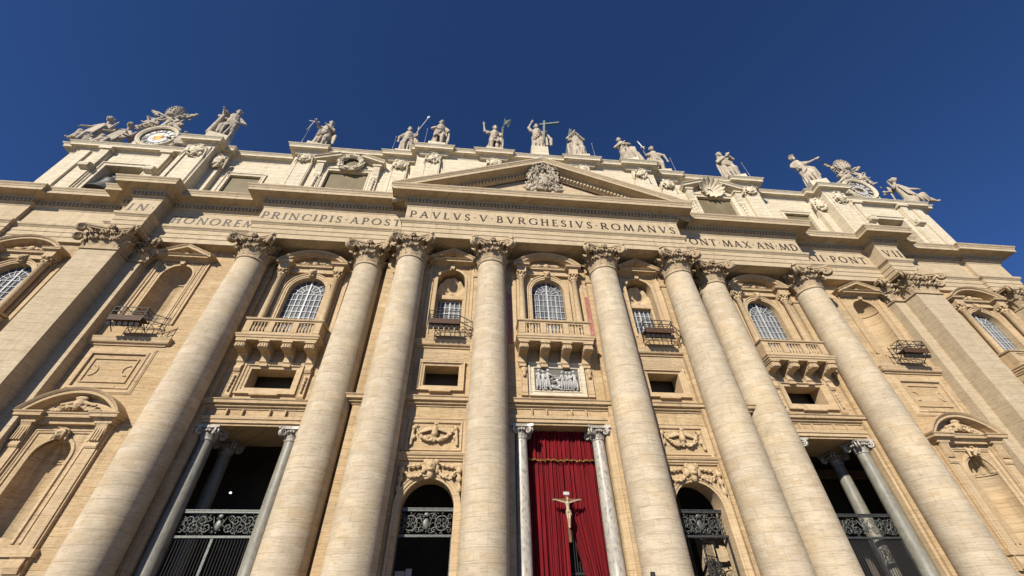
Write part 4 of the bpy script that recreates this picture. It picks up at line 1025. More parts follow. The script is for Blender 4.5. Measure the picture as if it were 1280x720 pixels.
# ------------------------------------------------------------------ attic windows and ornaments
for s in (-1, 1):
    cx = s*AB; yw = 1.1
    b = MB(); b.box(cx-2.29, cx+2.29, yw+.25, yw+.35, 36.5, 41.49); win = b.build('attic_window', M['blind'], FAC)
    f = MB(); f.frame([(cx-2.3, 34.9), (cx-2.3, 41.5), (cx+2.3, 41.5), (cx+2.3, 34.9)], [(-.025, -.3), (-.025, .12), (.1, .14), (.16, .08), (.3, .1), (.36, .2), (.46, .2), (.46, 0)], yw, closed=False)
    for sx in (-1, 1):
        x = cx+sx*3.15
        f.box(x-.34, x+.34, yw-.22, yw, 35, 40.2)
        f.prism_x([(yw, 40.0), (yw-.3, 40.05), (yw-.4, 40.3), (yw-.34, 40.6), (yw-.6, 41.7), (yw-.66, 42.0), (yw-.5, 42.2), (yw, 42.2)], x-.36, x+.36)
        f.box(x-.5, x+.5, yw-.7, yw, 42.2, 42.45)
    f._add2(blob([ell((cx+sx*3.15, yw-.32, 39.7-.5*k), (.22-.02*k, .16, .28)) for sx in (-1, 1) for k in range(6)], .06))
    f.build('window_frame', M['attic'], win)
    p = MB(); prof = [(-.4, -.1), (-.4, .4), (-.3, .55), (-.26, .9), (-.06, .92), (.06, 1.08), (.12, 1.1), (.14, -.1)]
    p.frame([(cx-4.0, 42.75), (cx-1.25, 43.85)], prof, yw, closed=False); p.frame([(cx+1.25, 43.85), (cx+4.0, 42.75)], prof, yw, closed=False)
    p.build('broken_pediment', M['attic'], win)
    if s < 0:
        pr = []
        for i in range(34):
            a = 2*pi*i/34
            for q in range(3):
                b_ = a+q*.06; rr = (-.18, 0, .18)[q]
                pr.append(ell((cx+(1.28+rr)*cos(b_), yw-.45-(.18 if q == 1 else .06), 42.85+(1.28+rr)*sin(b_)), (.17, .18, .17)))
        pr += [cap((cx+1.28*cos(2*pi*i/24), yw-.35, 42.85+1.28*sin(2*pi*i/24)), (cx+1.28*cos(2*pi*(i+1)/24), yw-.35, 42.85+1.28*sin(2*pi*(i+1)/24)), .26) for i in range(24)]
        wm = MB(); rw = random.Random(4)
        for p_ in pr[-24:]: prim_mesh(wm, p_)
        for i in range(150):
            a = 2*pi*i/150*3.03+rw.uniform(-.05, .05); b_ = rw.uniform(-1.9, 1.2); c = Vector((cx+(1.28+.24*sin(b_))*cos(a), yw-.38-.24*cos(b_), 42.85+(1.28+.24*sin(b_))*sin(a)))
            t_ = Vector((-sin(a), -.35*cos(b_), cos(a)))+Vector((cos(a), 0, sin(a)))*sin(b_)*.8; t_.normalize(); prim_mesh(wm, cap(c, c+t_*.26, .10, .035))
        wm.build('laurel_wreath', M['attic'], win)
        g_ = MB(); g_.prism_y([(cx+1.15*cos(2*pi*i/24), 42.85+1.15*sin(2*pi*i/24)) for i in range(24)], yw-.12, yw-.02); g_.build('oculus_pane', M['blind'], win)
    else:
        sh = MB(); nn = 120; vs = []
        for j in range(8):
            t = j/7
            for i in range(nn):
                a = 2*pi*i/nn; r = 1.55*(.22+.78*t**.8)*(1+.05*t*cos(a*15))
                vs.append((cx+r*cos(a), yw-.12-t**1.6*(.30+.60*(.5+.5*sin(a)))-.16*t*cos(a*15), 42.85+r*sin(a)*1.0))
        fs = [(j*nn+i, j*nn+(i+1) % nn, (j+1)*nn+(i+1) % nn, (j+1)*nn+i) for j in range(7) for i in range(nn)]
        sh.add(vs, fs, True); sh.add([(x, y+.16, z) for x, y, z in vs], [f_[::-1] for f_ in fs], True)
        for i in range(nn): sh.add([vs[7*nn+i], vs[7*nn+(i+1) % nn], tuple(np.add(vs[7*nn+(i+1) % nn], (0, .16, 0))), tuple(np.add(vs[7*nn+i], (0, .16, 0)))], [(0, 1, 2, 3)])
        sh.build('scallop_shell', M['attic'], win)
    cx = s*PA; yw = 2.45
    b = MB(); b.box(cx-1.74, cx+1.74, yw+.22, yw+.3, 36.6, 41.19); win = b.build('attic_window', M['blind'], FAC)
    f = MB(); f.frame([(cx-1.75, 34.9), (cx-1.75, 41.2), (cx+1.75, 41.2), (cx+1.75, 34.9)], [(-.025, -.26), (-.025, .1), (.1, .1), (.14, .05), (.3, .07), (.36, .16), (.46, .16), (.46, 0)], yw, closed=False)
    f.build('window_frame', M['attic'], win)
    # bell openings of the end bays
    cx = s*TW; yw = 2.6
    f = MB(); f.frame([(cx-2.2, 35.1), (cx-2.2, 41.6), (cx+2.2, 41.6), (cx+2.2, 35.1)], [(-.025, -.9), (-.025, .12), (.12, .12), (.16, .06), (.36, .08), (.4, .18), (.52, .2), (.52, 0)], yw, closed=False)
    bo = f.build('bell_opening', M['attic'], FAC)
    p = MB()
    for sx in (-1, 1):
        x = cx+sx*3.35
        p.box(x-.55, x+.55, yw-.3, yw, 34.8, 44.0); p.box(x-.4, x+.4, yw-.42, yw, 34.8, 40.2)
        p.prism_x([(yw, 40.1), (yw-.6, 40.12), (yw-.95, 40.3), (yw-1.02, 40.6), (yw-.92, 40.9), (yw-.5, 41.1), (yw-.5, 43.2), (yw-.58, 43.9), (yw, 43.9)], x-.45, x+.45)
        for k in range(2):
            pts, rs = spiral((x-.47+.94*k, yw-.58, 40.58), (0, 1, 0), (0, 0, 1), .38, 1.4, .09, 16, pi, 1); p.tube(pts, rs, 5)
        p.box(cx+sx*5.7-.55, cx+sx*5.7+.55, yw-.22, yw, 34.8, 44.0)
        p.box(x-.7, x+.7, yw-.75, yw, 44.0, 44.4)
    p.build('console_pier', M['attic'], bo)
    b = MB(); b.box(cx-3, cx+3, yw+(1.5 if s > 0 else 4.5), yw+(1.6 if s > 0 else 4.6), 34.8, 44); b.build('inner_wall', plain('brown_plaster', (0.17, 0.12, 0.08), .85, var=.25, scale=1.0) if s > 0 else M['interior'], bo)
    # tall pier over the giant pilaster: mouldings and two carved drops
    pi_ = MB(); x0, x1 = sorted((s*37.9, s*40.9)); xm = (x0+x1)/2
    pi_.frame(rect(x0+.3, x1-.3, 35, 43.2), [(0, 0), (-.04, .08), (-.12, .08), (-.16, 0)], .75)
    pi_.box(x0+.25, x0+.6, .6, .76, 34.9, 43.9); pi_.box(x1-.6, x1-.25, .6, .76, 34.9, 43.9)
    pp = pi_.build('attic_pier', M['attic'], FAC)
    blob(mask_ornament(xm, .66, 42.9, 2.5, 2.6, 21), .045, smooth=0).build('carved_drop', M['attic'], pp)
    blob(mask_ornament(s*37.35, 1.7, 42.6, 2.2, 3.0, 22), .045, smooth=0).build('carved_drop', M['attic'], pp)
    for i, (rx, yw) in enumerate(((5.4, -.1), (12.6, -.1), (16.5, 1.1), (27.4, 1.1))):
        t = next(o for o in FAC.children if o.name.startswith('attic_pilaster') and abs(o.data.vertices[0].co.x-(s*rx-(.92 if s > 0 else -.92))) < .05)
        blob(mask_ornament(s*rx, yw-.38, 43.05, 1.9, 2.1, 30+i), .04, smooth=0).build('carved_mask', M['attic'], t)

def figure_small(x, y, z, d):
    """a little winged cherub beside the shield"""
    p = [ell((x, y-.15, z+1.35), (.2, .2, .23)), cap((x, y-.1, z+1.1), (x, y-.1, z+.5), .24, .26), cap((x, y-.1, z+.4), (x+d*.25, y-.25, z-.15), .17, .13), cap((x+d*.25, y-.25, z-.15), (x+d*.1, y-.1, z-.6), .12, .08), cap((x-d*.1, y-.1, z+.4), (x-d*.05, y-.2, z-.4), .15, .1), cap((x-d*.2, y-.15, z+1.0), (x-d*.5, y-.35, z+.9), .1, .08), cap((x+d*.2, y-.1, z+1.0), (x+d*.45, y-.2, z+1.5), .1, .07)]
    return p+[cap((x+d*.1, y+.05, z+1.0), (x+d*(.4+.12*k), y, z+1.3-.22*k), .1, .06) for k in range(4)]
# papal arms in the gable
y = -1.25; pr = []
pr += [ell((0, y-.25, 37.6), (1.0, .4, 1.15)), ell((0, y-.5, 37.7), (.65, .25, .8)), ell((.0, y-.6, 38.1), (.3, .2, .25)), cap((-.3, y-.62, 37.3), (.35, y-.62, 37.05), .14, .1), cap((-.45, y-.6, 38.2), (.45, y-.6, 38.0), .1, .16)]
pr += [ell((0, y-.35, 40.1), (.42, .42, .5)), ell((0, y-.35, 40.65), (.28, .28, .3)), ell((0, y-.4, 41.0), .13)]
for k in range(3): pr.append(ell((0, y-.38, 39.75+.32*k), (.52-.08*k, .48, .09)))
for sx in (-1, 1):
    pr += [cap((sx*-.9, y-.25, 38.1), (sx*1.0, y-.3, 40.0), .11), ell((sx*1.05, y-.3, 40.1), (.25, .16, .25)), ell((sx*1.2, y-.3, 39.7), (.16, .12, .2))]
    for k in range(9):
        a = -1.3+k*.36; pr.append(ell((sx*(1.05+.28*sin(k*1.9)), y-.3-.12*(k % 2), 37.5+1.25*sin(a)), (.28, .28, .24)))
    pts = [(sx*(.7+.9*sin(t*2.2)), y-.35, 38.7+.25*cos(t*3)-1.6*t*.4) for t in [i/7 for i in range(8)]]
    pr += chain(pts, [.2]*8)
    pr += [cap((sx*.7, y-.3, 39.2), (sx*1.35, y-.3, 38.9), .16, .1), ell((sx*1.5, y-.3, 37.0), (.4, .3, .28)), ell((sx*1.75, y-.25, 36.75), (.35, .25, .18)), ell((sx*.9, y-.35, 36.75), (.35, .28, .25)), ell((sx*1.25, y-.35, 38.5), (.26, .3, .3))]
rnd = random.Random(11)
for k in range(300):
    a = rnd.uniform(0, 2*pi); rr = rnd.uniform(.7, 1.8); x = rr*cos(a); z = 38.3+rr*1.15*sin(a)
    if z < 36.55 or z > 41.5-abs(x)*.9: continue
    v = Vector((rnd.uniform(-1, 1), -.2, rnd.uniform(-1, 1))).normalized()*rnd.uniform(.12, .3); c = Vector((x, y-.15-rnd.uniform(0, .6), z))
    pr.append(cap(c-v, c+v, rnd.uniform(.04, .10), rnd.uniform(.03, .09)))
for sx in (-1, 1):
    for q in range(7): pr.append(cap((sx*(.9+.16*q), y-.2, 36.9+.12*(q % 2)), (sx*(1.1+.2*q), y-.45, 36.75+.3*(q % 3)), .13, .08))
    pr += figure_small(sx*1.15, y-.3, 38.3, sx)
mb_ = MB()
for p_ in pr: prim_mesh(mb_, p_)
mb_.v = [(x*.95, yy-.25-(z-36.6)*.13, 36.55+(z-36.6)*1.27) for x, yy, z in mb_.v]
mb_.build('coat_of_arms', M['statue'], PEDO)

# ------------------------------------------------------------------ portal columns, gates, curtain
def ionic(cx, cy, z, r):
    m = MB(); m.lathe([(r, z), (r+.06, z+.04), (r+.06, z+.1), (r, z+.14)], cx, cy, 0, 20)
    m.lathe([(r-.02, z+.12), (r+.02, z+.5), (r+.18, z+.66), (r+.2, z+.74)], cx, cy, 0, 20)
    for k in range(4):
        a = pi/4+k*pi/2; d = (cos(a), sin(a), 0)
        for tw in (-.1, .1):
            c = (cx+d[0]*(r+.34)-d[1]*tw, cy+d[1]*(r+.34)+d[0]*tw, z+.56); pts, rs = spiral(c, d, (0, 0, 1), .27, 1.8, .085, 20, pi*.6, -1); m.tube(pts, rs, 6)
        for q in range(3): prim_mesh(m, ell((cx+cos(k*pi/2+(q-1)*.3)*(r+.2), cy+sin(k*pi/2+(q-1)*.3)*(r+.2), z+.62), .1))
        vs, fs = leaf(.42, .5, .16, r-.02); m.add(xf(vs, k*pi/2, cx, cy, z+.12), fs, True)
        vs, fs = leaf(.42, .42, .16, r-.02); m.add(xf(vs, a, cx, cy, z+.12), fs, True)
    h = r+.4
    pl = []
    for k in range(4):
        for i in range(5):
            t = -1+i/2; pl.append(xf([(t*h, -(h-.16*(1-t*t)), 0)], k*pi/2)[0][:2])
    n = len(pl); m.add([(cx+x, cy+y_, z+.78) for x, y_ in pl]+[(cx+x, cy+y_, z+.97) for x, y_ in pl], [tuple(range(n))[::-1], tuple(range(n, 2*n))]+[(i, (i+1) % n, (i+1) % n+n, i+n) for i in range(n)])
    return m
def portal_col(cx, cy, mat, r0=.50, r1=.43):
    m = MB(); m.lathe([(r0+.2, 0), (r0+.2, .3), (r0+.1, .4), (r0, .55), (r0, 4)]+[(r0-(r0-r1)*(i/8)**1.4, 4+6.85*i/8) for i in range(1, 9)], 0, 0, 0, 32)
    c = m.build('portal_column', mat, FAC, (cx, cy, 0))
    ionic(0, 0, 10.86, r1).build('column_capital', M['marble'], c)
for cx in (-2.85, 2.85): portal_col(cx, YC+.45, M['marble'])
for s in (-1, 1):
    for ox in (-2.85, 2.85):
        portal_col(s*AB+ox, YS+.55, M['grey_marble'], .52, .44); portal_col(s*AB+ox, YS+3.4, M['grey_marble'], .52, .44)
l_ = MB()
for s in (-1, 1): l_.box(s*AB-3.39, s*AB+3.39, YS+1.31, YS+4.2, 11.86, 12.99)
l_.box(-3.34, 3.34, YC+1.31, YC+2.6, 11.86, 12.99)
l_.build('portal_lintel', M['trim'], FAC)

def scroll_panel(m, x0, x1, z0, z1, y, kind):
    h = z1-z0; cz = (z0+z1)/2; w_ = x1-x0; cx = (x0+x1)/2
    m.frame(rect(x0, x1, z0, z1), [(0, 0), (0, .05), (-.05, .05), (-.05, 0)], y)
    def sp(c, r, t, a0, sg, th=.03): 
        pts, rs = spiral((c[0], y-.02, c[1]), (1, 0, 0), (0, 0, 1), r, t, th, 18, a0, sg); m.tube(pts, rs, 5)
    # shield in the middle
    rs_ = random.Random(int(h*1000)+len(kind))
    for q in range(70):
        a = rs_.uniform(0, 2*pi); px_ = rs_.uniform(x0+.08, x1-.08); pz_ = rs_.uniform(z0+.08, z1-.08); ln = rs_.uniform(.06, .16)
        m.tube([(px_, y-.015, pz_), (px_+ln*cos(a), y-.03, pz_+ln*sin(a)), (px_+1.6*ln*cos(a+.7), y-.015, pz_+1.6*ln*sin(a+.7))], [.012, .026, .008], 4)
    for q in range(9): prim_mesh(m, ell((cx+h*.24*cos(q*.698), y-.05, cz-.05+h*.34*sin(q*.698)), (.05, .05, .06)))
    prim_mesh(m, ell((cx, y-.03, cz-.05), (h*.17, .05, h*.25))); prim_mesh(m, ell((cx, y-.06, cz+h*.36), (h*.14, .05, h*.1)))
    for sx in (-1, 1):
        m.tube([(cx+sx*h*.05, y-.03, cz-h*.3), (cx+sx*h*.34, y-.03, cz+h*.36)], .03, 5)
        if kind == 'roundels':
            c = (cx+sx*w_*.29, cz)
            m.frame([(c[0]+h*.34*cos(2*pi*i/20), c[1]+h*.34*sin(2*pi*i/20)) for i in range(20)], [(0, 0), (0, .05), (.05, .05), (.05, 0)], y)
            for k in range(4):
                a = pi/4+k*pi/2; sp((c[0]+h*.17*cos(a), c[1]+h*.17*sin(a)), h*.14, 1.3, a, 1 if k % 2 else -1)
                sp((c[0]+h*.50*cos(a), c[1]+h*.44*sin(a)), h*.14, 1.2, a+pi, -1 if k % 2 else 1, .035)
            for k in range(8): prim_mesh(m, ell((c[0]+h*.42*cos(k*pi/4), y-.03, c[1]+h*.42*sin(k*pi/4)), .05))
            for zz in (-1, 1): sp((cx+sx*w_*.09, cz+zz*h*.3), h*.15, 1.3, 0, sx*zz)
        else:
            n = 5
            for k in range(n):
                c = (cx+sx*(h*.38+(w_/2-h*.42)*(k+.5)/n), cz+(h*.14 if k % 2 else -h*.14)); sg = sx*(1 if k % 2 else -1)
                sp(c, h*.28, 1.6, pi/2*(1 if k % 2 else -1)+pi, sg, .04); sp((c[0], cz-(h*.26 if k % 2 else -h*.26)), h*.15, 1.3, 0, -sg, .032)
                for q in range(5):
                    a = q*1.2566+k; px_, pz_ = c[0]+h*.2*cos(a), c[1]+h*.2*sin(a)
                    m.tube([(c[0]+h*.08*cos(a), y-.02, c[1]+h*.08*sin(a)), (px_, y-.03, pz_)], [.03, .012], 4)
def gate(cx, y, hw, zt, zb, kind, label, mrail, mscr, zfloor=0.0, bars=True, rail=.13):
    e = empty('bronze_gate', (cx, y, zfloor), label, 'gate', 'bronze gates of the portals')
    m = MB(); m.box(-hw-.06, hw+.06, -.12, .12, zt-rail, zt); m.box(-hw-.1, hw+.1, -.16, .16, zt, zt+.06); m.build('top_rail', mrail, e)
    m = MB(); m.box(-hw-.06, hw+.06, -.13, .13, zb, zb+rail); m.build('lower_rail', mrail, e)
    m = MB(); scroll_panel(m, -hw, hw, zb+rail, zt-rail, 0, kind); m.build('scrollwork_panel', mscr, e)
    for x in ([-hw, 0, hw] if bars else [-hw, hw]):
        m = MB(); m.box(x-.08, x+.08, -.09, .09, 0, zb); m.build('stile', mrail, e)
    if bars:
        m = MB(); n = 26
        for i in range(n):
            x = -hw+2*hw*(i+.5)/n; m.tube([(x, 0, .2), (x, 0, zb)], .028, 5, False)
        m.box(-hw, hw, -.04, .04, 2.7, 2.82); m.box(-hw, hw, -.05, .05, .1, .25); m.build('bars', M['iron'], e)
    return e
gate(-AB, YS+.75, 2.38, 6.52, 5.0, 'scrolls', 'grey bronze gate with scrollwork between grey marble columns, leftmost portal', M['pewter'], M['pewter'])
gate(AB, YS+.75, 2.38, 6.52, 5.0, 'scrolls', 'grey bronze gate with scrollwork between grey marble columns, rightmost portal', M['bronze'], M['pewter'])
gate(-CD, YC+.6, 1.68, 6.38, 4.82, 'roundels', 'bronze grille with two roundels under the arch left of the red curtain', M['pewter'], M['pewter'], bars=False)
ge = gate(CD, YC+.6, 1.68, 6.38, 4.82, 'roundels', 'bronze grille with two roundels under the arch right of the red curtain', M['bronze'], M['pewter'], bars=False)
gd = MB(); gd.frame(rect(0, 1.5, .1, 4.75), [(0, 0), (0, .09), (-.1, .09), (-.1, 0)], .0); scroll_panel(gd, .1, 1.4, 2.2, 3.9, 0, 'roundels'); scroll_panel(gd, .1, 1.4, .3, 2.0, 0, 'roundels')
for i in range(9): gd.tube([(.15+.15*i, .04, .2), (.15+.15*i, .04, 4.7)], .02, 4, False)
gd.build('gate_leaf', M['bronze'], ge, (.05, .5, 0), (0, 0, R(38)))

# red curtain
CUR = empty('red_curtain', (0.05, YC+1.2, 0), 'long crimson pleated curtain with a gold fringe hanging in the middle portal', 'curtain')
def cloth(x0, x1, z0, z1, y, n, amp, seed, xb0=None, xb1=None, nz=26):
    rnd = random.Random(seed); ph = [rnd.uniform(0, 6.28) for _ in range(8)]; m = MB(); k = n; vs = []
    for j in range(nz+1):
        t = j/nz; z = z1+(z0-z1)*t
        a = x0+((xb0-x0)*max(0, (t-.28)/.72)**1.15 if xb0 is not None else 0); b = x1+((xb1-x1)*max(0, (t-.28)/.72)**1.15 if xb1 is not None else 0)
        for i in range(k+1):
            s = i/k; ww = s*(x1-x0)
            d = amp*(.75*sin(ww*22+ph[0]+1.6*sin(ww*2.1+ph[1]))+.5*sin(ww*43+ph[2]+.6*sin(t*4+ph[3]))+.45*sin(ww*7.3+ph[4]+.5*t))*(1+.35*t)
            vs.append((a+(b-a)*s, y-d, z))
    m.add(vs, [(j*(k+1)+i, (j+1)*(k+1)+i, (j+1)*(k+1)+i+1, j*(k+1)+i+1) for j in range(nz) for i in range(k)], True)
    m.add([(x, yy+.015, z) for x, yy, z in vs], [(j*(k+1)+i, j*(k+1)+i+1, (j+1)*(k+1)+i+1, (j+1)*(k+1)+i) for j in range(nz) for i in range(k)], True)
    return m
cloth(-2.5, 2.5, 9.72, 11.95, -.06, 300, .085, 3, nz=8).build('valance', M['velvet'], CUR)
cloth(-2.5, .15, 0.0, 9.8, .06, 200, .095, 4, -2.45, .02).build('curtain_half', M['velvet'], CUR)
cloth(.1, 2.5, 0.0, 9.8, .08, 190, .095, 5, 1.75, 2.5).build('curtain_half', M['velvet'], CUR)
fr = MB(); rnd = random.Random(8)
fr.tube([(-2.45+4.9*i/60, -.19, 9.74+.035*sin(i*1.1)+.03*sin(i*.37)) for i in range(61)], .028, 5)
for i in range(120): x = -2.43+4.86*i/119; z = 9.72+.035*sin(i*.55)+.03*sin(i*.185); fr.tube([(x, -.19, z), (x+rnd.uniform(-.01, .01), -.19, z-.09)], [.016, .010], 4)
fr.build('gold_fringe', M['gold'], CUR)
bk = MB()
for i in range(16): bk.tube([(-.5+.16*i, .7, 0), (-.5+.16*i, .7, 6)], .035, 5, False)
bk.box(-.6, 2.0, .66, .74, 3.0, 3.1)
e = empty('iron_grille', (.3, YC+1.2, 0), 'dark iron bars showing through the parted red curtain', 'grille'); bk.build('bars', M['iron'], e)

# ------------------------------------------------------------------ statues on the roof line
def figure(seed, lean=0.0, larm=((-1.1, -.3, 3.7), (-.9, -.8, 3.2)), rarm=((1.1, -.3, 3.7), (.8, -.8, 3.3)), knee=1, turn=0.0, beard=True, hood=False, hat=False, cloak=1, wide=1.0, open_legs=False, pleats=False):
    """robed marble figure about 5.8 m tall, front towards -y"""
    rnd = random.Random(seed); pr = []
    sx = lean; S = lambda x, y, z: (x, y, z)
    neck = (sx, -.08, 5.05); hd = (sx*1.15+turn*.12, -.24, 5.66)
    # torso and hips
    pr += [cap((0, 0, 2.95), (sx*.6, 0, 3.75), .62*wide, .60*wide), cap((sx*.6, 0, 3.75), (sx, -.02, 4.45), .60*wide, .62*wide), cap((sx-.56, 0, 4.58), (sx+.56, 0, 4.58), .29), cap((sx, 0, 4.7), neck, .24, .20)]
    # head with features
    f = Vector((turn*.55, -1, 0)).normalized(); sd = Vector((-f.y, f.x, 0)); h = Vector(hd)
    pr += [ell(hd, (.34, .37, .46)), cap(neck, hd, .20, .22), ell(h+f*.37+Vector((0, 0, -.02)), (.07, .09, .13)), ell(h+f*.30+Vector((0, 0, .14)), (.22, .08, .05))]
    for k in (-1, 1): pr += [ell(h+f*.29+sd*.13*k+Vector((0, 0, .04)), .05), ell(h+sd*.34*k, (.07, .09, .12)), ell(h+f*.26+sd*.16*k+Vector((0, 0, -.1)), .1)]
    pr += [ell(h+f*.33+Vector((0, 0, -.2)), (.09, .06, .035))]
    for k in range(12): 
        a = rnd.uniform(0, 2*pi); b = rnd.uniform(-.4, 1.2); d = Vector((cos(a)*cos(b), sin(a)*cos(b), sin(b)))
        if d.dot(f) < .35: pr.append(ell(h+d*.34+Vector((0, 0, .02)), rnd.uniform(.10, .15)))
    if beard: pr += [ell(h+f*.26+Vector((0, 0, -.36)), (.18, .14, .20)), ell(h+f*.30+Vector((.05, 0, -.50)), (.10, .09, .14))]
    if hood: pr += [ell(h-f*.1+Vector((0, 0, .1)), (.44, .42, .5)), cap(h-f*.2, (sx, .3, 4.3), .42, .6)]
    if hat: pr += [ell(h+Vector((0, 0, .36)), (.5, .5, .10)), ell(h+Vector((0, 0, .5)), (.3, .3, .26))]
    # legs: the weight leg straight, the other knee pushed forward under the robe
    for sgn in (-1, 1):
        hip = (.3*sgn*wide, 0, 2.9); bent = sgn == knee
        kn = (.42*sgn*wide, -.62 if bent else -.12, 1.62); an = ((.42 if bent else .34)*sgn*wide, -.20 if bent else .02, .2)
        k_ = .42 if not open_legs else .30
        pr += [cap(hip, kn, .50 if not open_legs else .42, k_), cap(kn, an, k_, .26), ell((an[0]+.03*sgn, an[1]-.36, .12), (.17, .40, .13))]
    # skirt of the robe
    if not open_legs:
        n = 11 if not pleats else 14
        for i in range(n):
            a = 2*pi*i/n+rnd.uniform(-.1, .1); w_ = .80*wide*rnd.uniform(.88, 1.1)
            top = (.5*cos(a)*wide, .42*sin(a), 3.0+rnd.uniform(-.1, .35)); kx = .45*knee*wide if cos(a)*knee > 0 and sin(a) < 0 else 0
            mid = (.68*cos(a)*wide+kx*.2, .55*sin(a)-(.28 if kx else 0), 1.6); bot = (w_*cos(a), .66*sin(a), .08+rnd.uniform(0, .18))
            pr += chain([top, mid, bot], [.10, .14 if not pleats else .12, .17 if not pleats else .14])
        pr += [cap((0, .05, 2.7), (0, .05, .3), .40*wide, .42*wide)]
    else:
        for i in range(7):
            a = pi*(i+.5)/7; pr += chain([(.55*cos(a)*wide, .4*sin(a), 3.0), (.8*cos(a)*wide, .55*sin(a), 1.6), (.85*cos(a)*wide, .6*sin(a), .1)], [.16, .2, .2])
        for i in range(6): x = -.6+.24*i; pr.append(cap((x*.8, -.42, 3.1), (x*1.1, -.55, 2.05+rnd.uniform(-.2, .2)), .14, .15))
    # cloak: bundles crossing the body and falling from an arm
    s = cloak
    for k in range(4):
        z = 4.5-.32*k
        pr += chain([(sx+s*(.62-.05*k), -.28, z+.1), (sx*.6+s*.1, -.66-.03*k, z-.55-.12*k), (-s*.55*wide, -.52, 3.15-.36*k), (-s*.72*wide, -.1, 2.95-.4*k)], [.08, .12, .12, .11])
    for k in range(5):
        x = s*(.78+.10*k)*wide; pr += chain([(sx+s*.7, .1+.05*k, 4.4), (x, .15-.1*k, 3.0), (x*1.05, .1-.08*k+rnd.uniform(-.1, .1), 1.0+rnd.uniform(-.3, .5))], [.16, .17, .13])
    for k in range(5): pr.append(cap((sx*.9-.35+.17*k, -.45, 4.35), (sx*.6-.28+.14*k, -.60, 3.5), .06, .07))
    pr += chain([(-.55*wide, -.3, 3.25), (0, -.66, 3.1), (.55*wide, -.3, 3.25)], [.09, .1, .09])
    # arms, sleeves and hands with separate fingers
    for sgn, (el_, ha) in ((-1, larm), (1, rarm)):
        sh = (sx+.62*sgn, -.03, 4.54)
        pr += [cap(sh, el_, .26, .21), cap(el_, ha, .19, .12), cap(sh, ((sh[0]+el_[0])/2, el_[1]*.5, (sh[2]+el_[2])/2-.18), .26, .24)]
        for k in range(3): t = .3+.25*k; pr.append(ell(tuple(sh[j]+(el_[j]-sh[j])*t for j in range(3)), .27-.02*k))
        d = (Vector(ha)-Vector(el_)).normalized(); pal = Vector(ha)+d*.16; side = d.cross(Vector((0, 1, 0.2))).normalized()
        pr.append(ell(pal, (.14, .12, .15)))
        for q, ln in zip((-1.5, -.5, .5, 1.5), (.26, .32, .31, .24)):
            b = pal+d*.1+side*.065*q; pr += [cap(b, b+d*ln*.55, .05, .045), cap(b+d*ln*.55, b+d*ln*.95-Vector((0, .05, 0)), .045, .04)]
        pr.append(cap(pal-side*.10, pal-side*.20+d*.16, .05, .04))
    return pr
STG = 'stone saints along the roof'
STAT = []
def statue(x, y, label, seed, plinth=1.0, scale=1.05, yaw=0.0, extra=(), **kw):
    pr = figure(seed, **kw)+list(extra)
    mb = blob(pr, .05, smooth=0)
    z0 = 45.5; e = mb.build('saint_statue', M['statue'], None, (x, y, z0+plinth), (0, 0, yaw), (scale*.88, scale*.9, scale))
    tag(e, label, 'statue', STG)
    p = MB(); a = 1.2/scale; p.box(-a, a, -1.02/scale, a, -plinth/scale, -.12); p.box(-a*.92, a*.92, -.85/scale, a*.92, -.125, .06); p.build('plinth', M['attic'], e)
    STAT.append(e); return e
YM, YA = .25, 1.45
statue(-38.7, 1.35, 'robed stone saint on the left end pier, leaning right beside a smaller carved head', 1, 1.3, 1.08, .25, lean=-.25, knee=-1, larm=((-1.2, -.35, 3.9), (-1.3, -.9, 4.2)), rarm=((1.25, .05, 3.9), (.75, -.45, 3.3)), cloak=-1, wide=1.15, turn=.6,
       extra=[cap((-1.35, -.4, .1), (-1.3, -.5, 3.9), .34, .24), ell((-1.3, -.6, 4.35), (.34, .36, .42)), ell((-1.3, -.95, 4.3), (.08, .1, .12)), cap((-1.75, -.3, 3.8), (-.95, -.3, 3.6), .24), ell((-1.3, -.4, 4.68), (.38, .36, .14))])
statue(-27.2, YA, 'hunched bearded saint in a heavy cloak holding a small pale cross', 2, 1.0, 1.04, .2, lean=.15, knee=1, larm=((-.95, -.5, 3.7), (-1.25, -.9, 3.9)), rarm=((1.0, -.5, 3.7), (.25, -.95, 3.9)), cloak=1, wide=1.25, turn=.3)
statue(-16.6, YA, 'saint raising a pale tipped lance, above the left end of the pediment', 3, 1.0, 1.04, 0, lean=-.12, knee=-1, larm=((-1.35, -.2, 3.6), (-1.3, -.3, 2.8)), rarm=((1.2, -.3, 4.2), (1.2, -.65, 4.9)), cloak=1, wide=1.1, turn=.3)
statue(-12.5, YM, 'short-haired saint with two bent knees beside a thin rod, left of the pediment peak', 4, 1.25, 1.04, .05, knee=1, larm=((-1.15, -.35, 3.8), (-.45, -.85, 3.5)), rarm=((1.2, -.3, 3.7), (.8, -.6, 2.6)), cloak=1, wide=1.1, open_legs=True, beard=False, turn=.4)
statue(-5.4, YM, 'saint with bare legs raising one hand, green banner on a staff beside him', 5, 1.05, 1.03, .05, knee=-1, larm=((-1.45, -.2, 4.55), (-1.62, -.5, 5.6)), rarm=((1.15, -.3, 3.9), (1.1, -.75, 4.2)), cloak=1, open_legs=True, turn=.35)
statue(.35, YM, 'central figure on a tall plinth with one arm raised beside a big green cross', 6, 2.15, 1.06, 0, knee=1, larm=((-1.2, -.2, 5.15), (-.75, -.45, 6.2)), rarm=((1.2, -.3, 3.9), (1.15, -.75, 3.5)), cloak=1, wide=1.1, turn=-.2,
       extra=chain([(1.6, 0, 3.9), (1.95, -.1, 2.9), (1.9, -.1, 1.6)], [.22, .28, .2]))
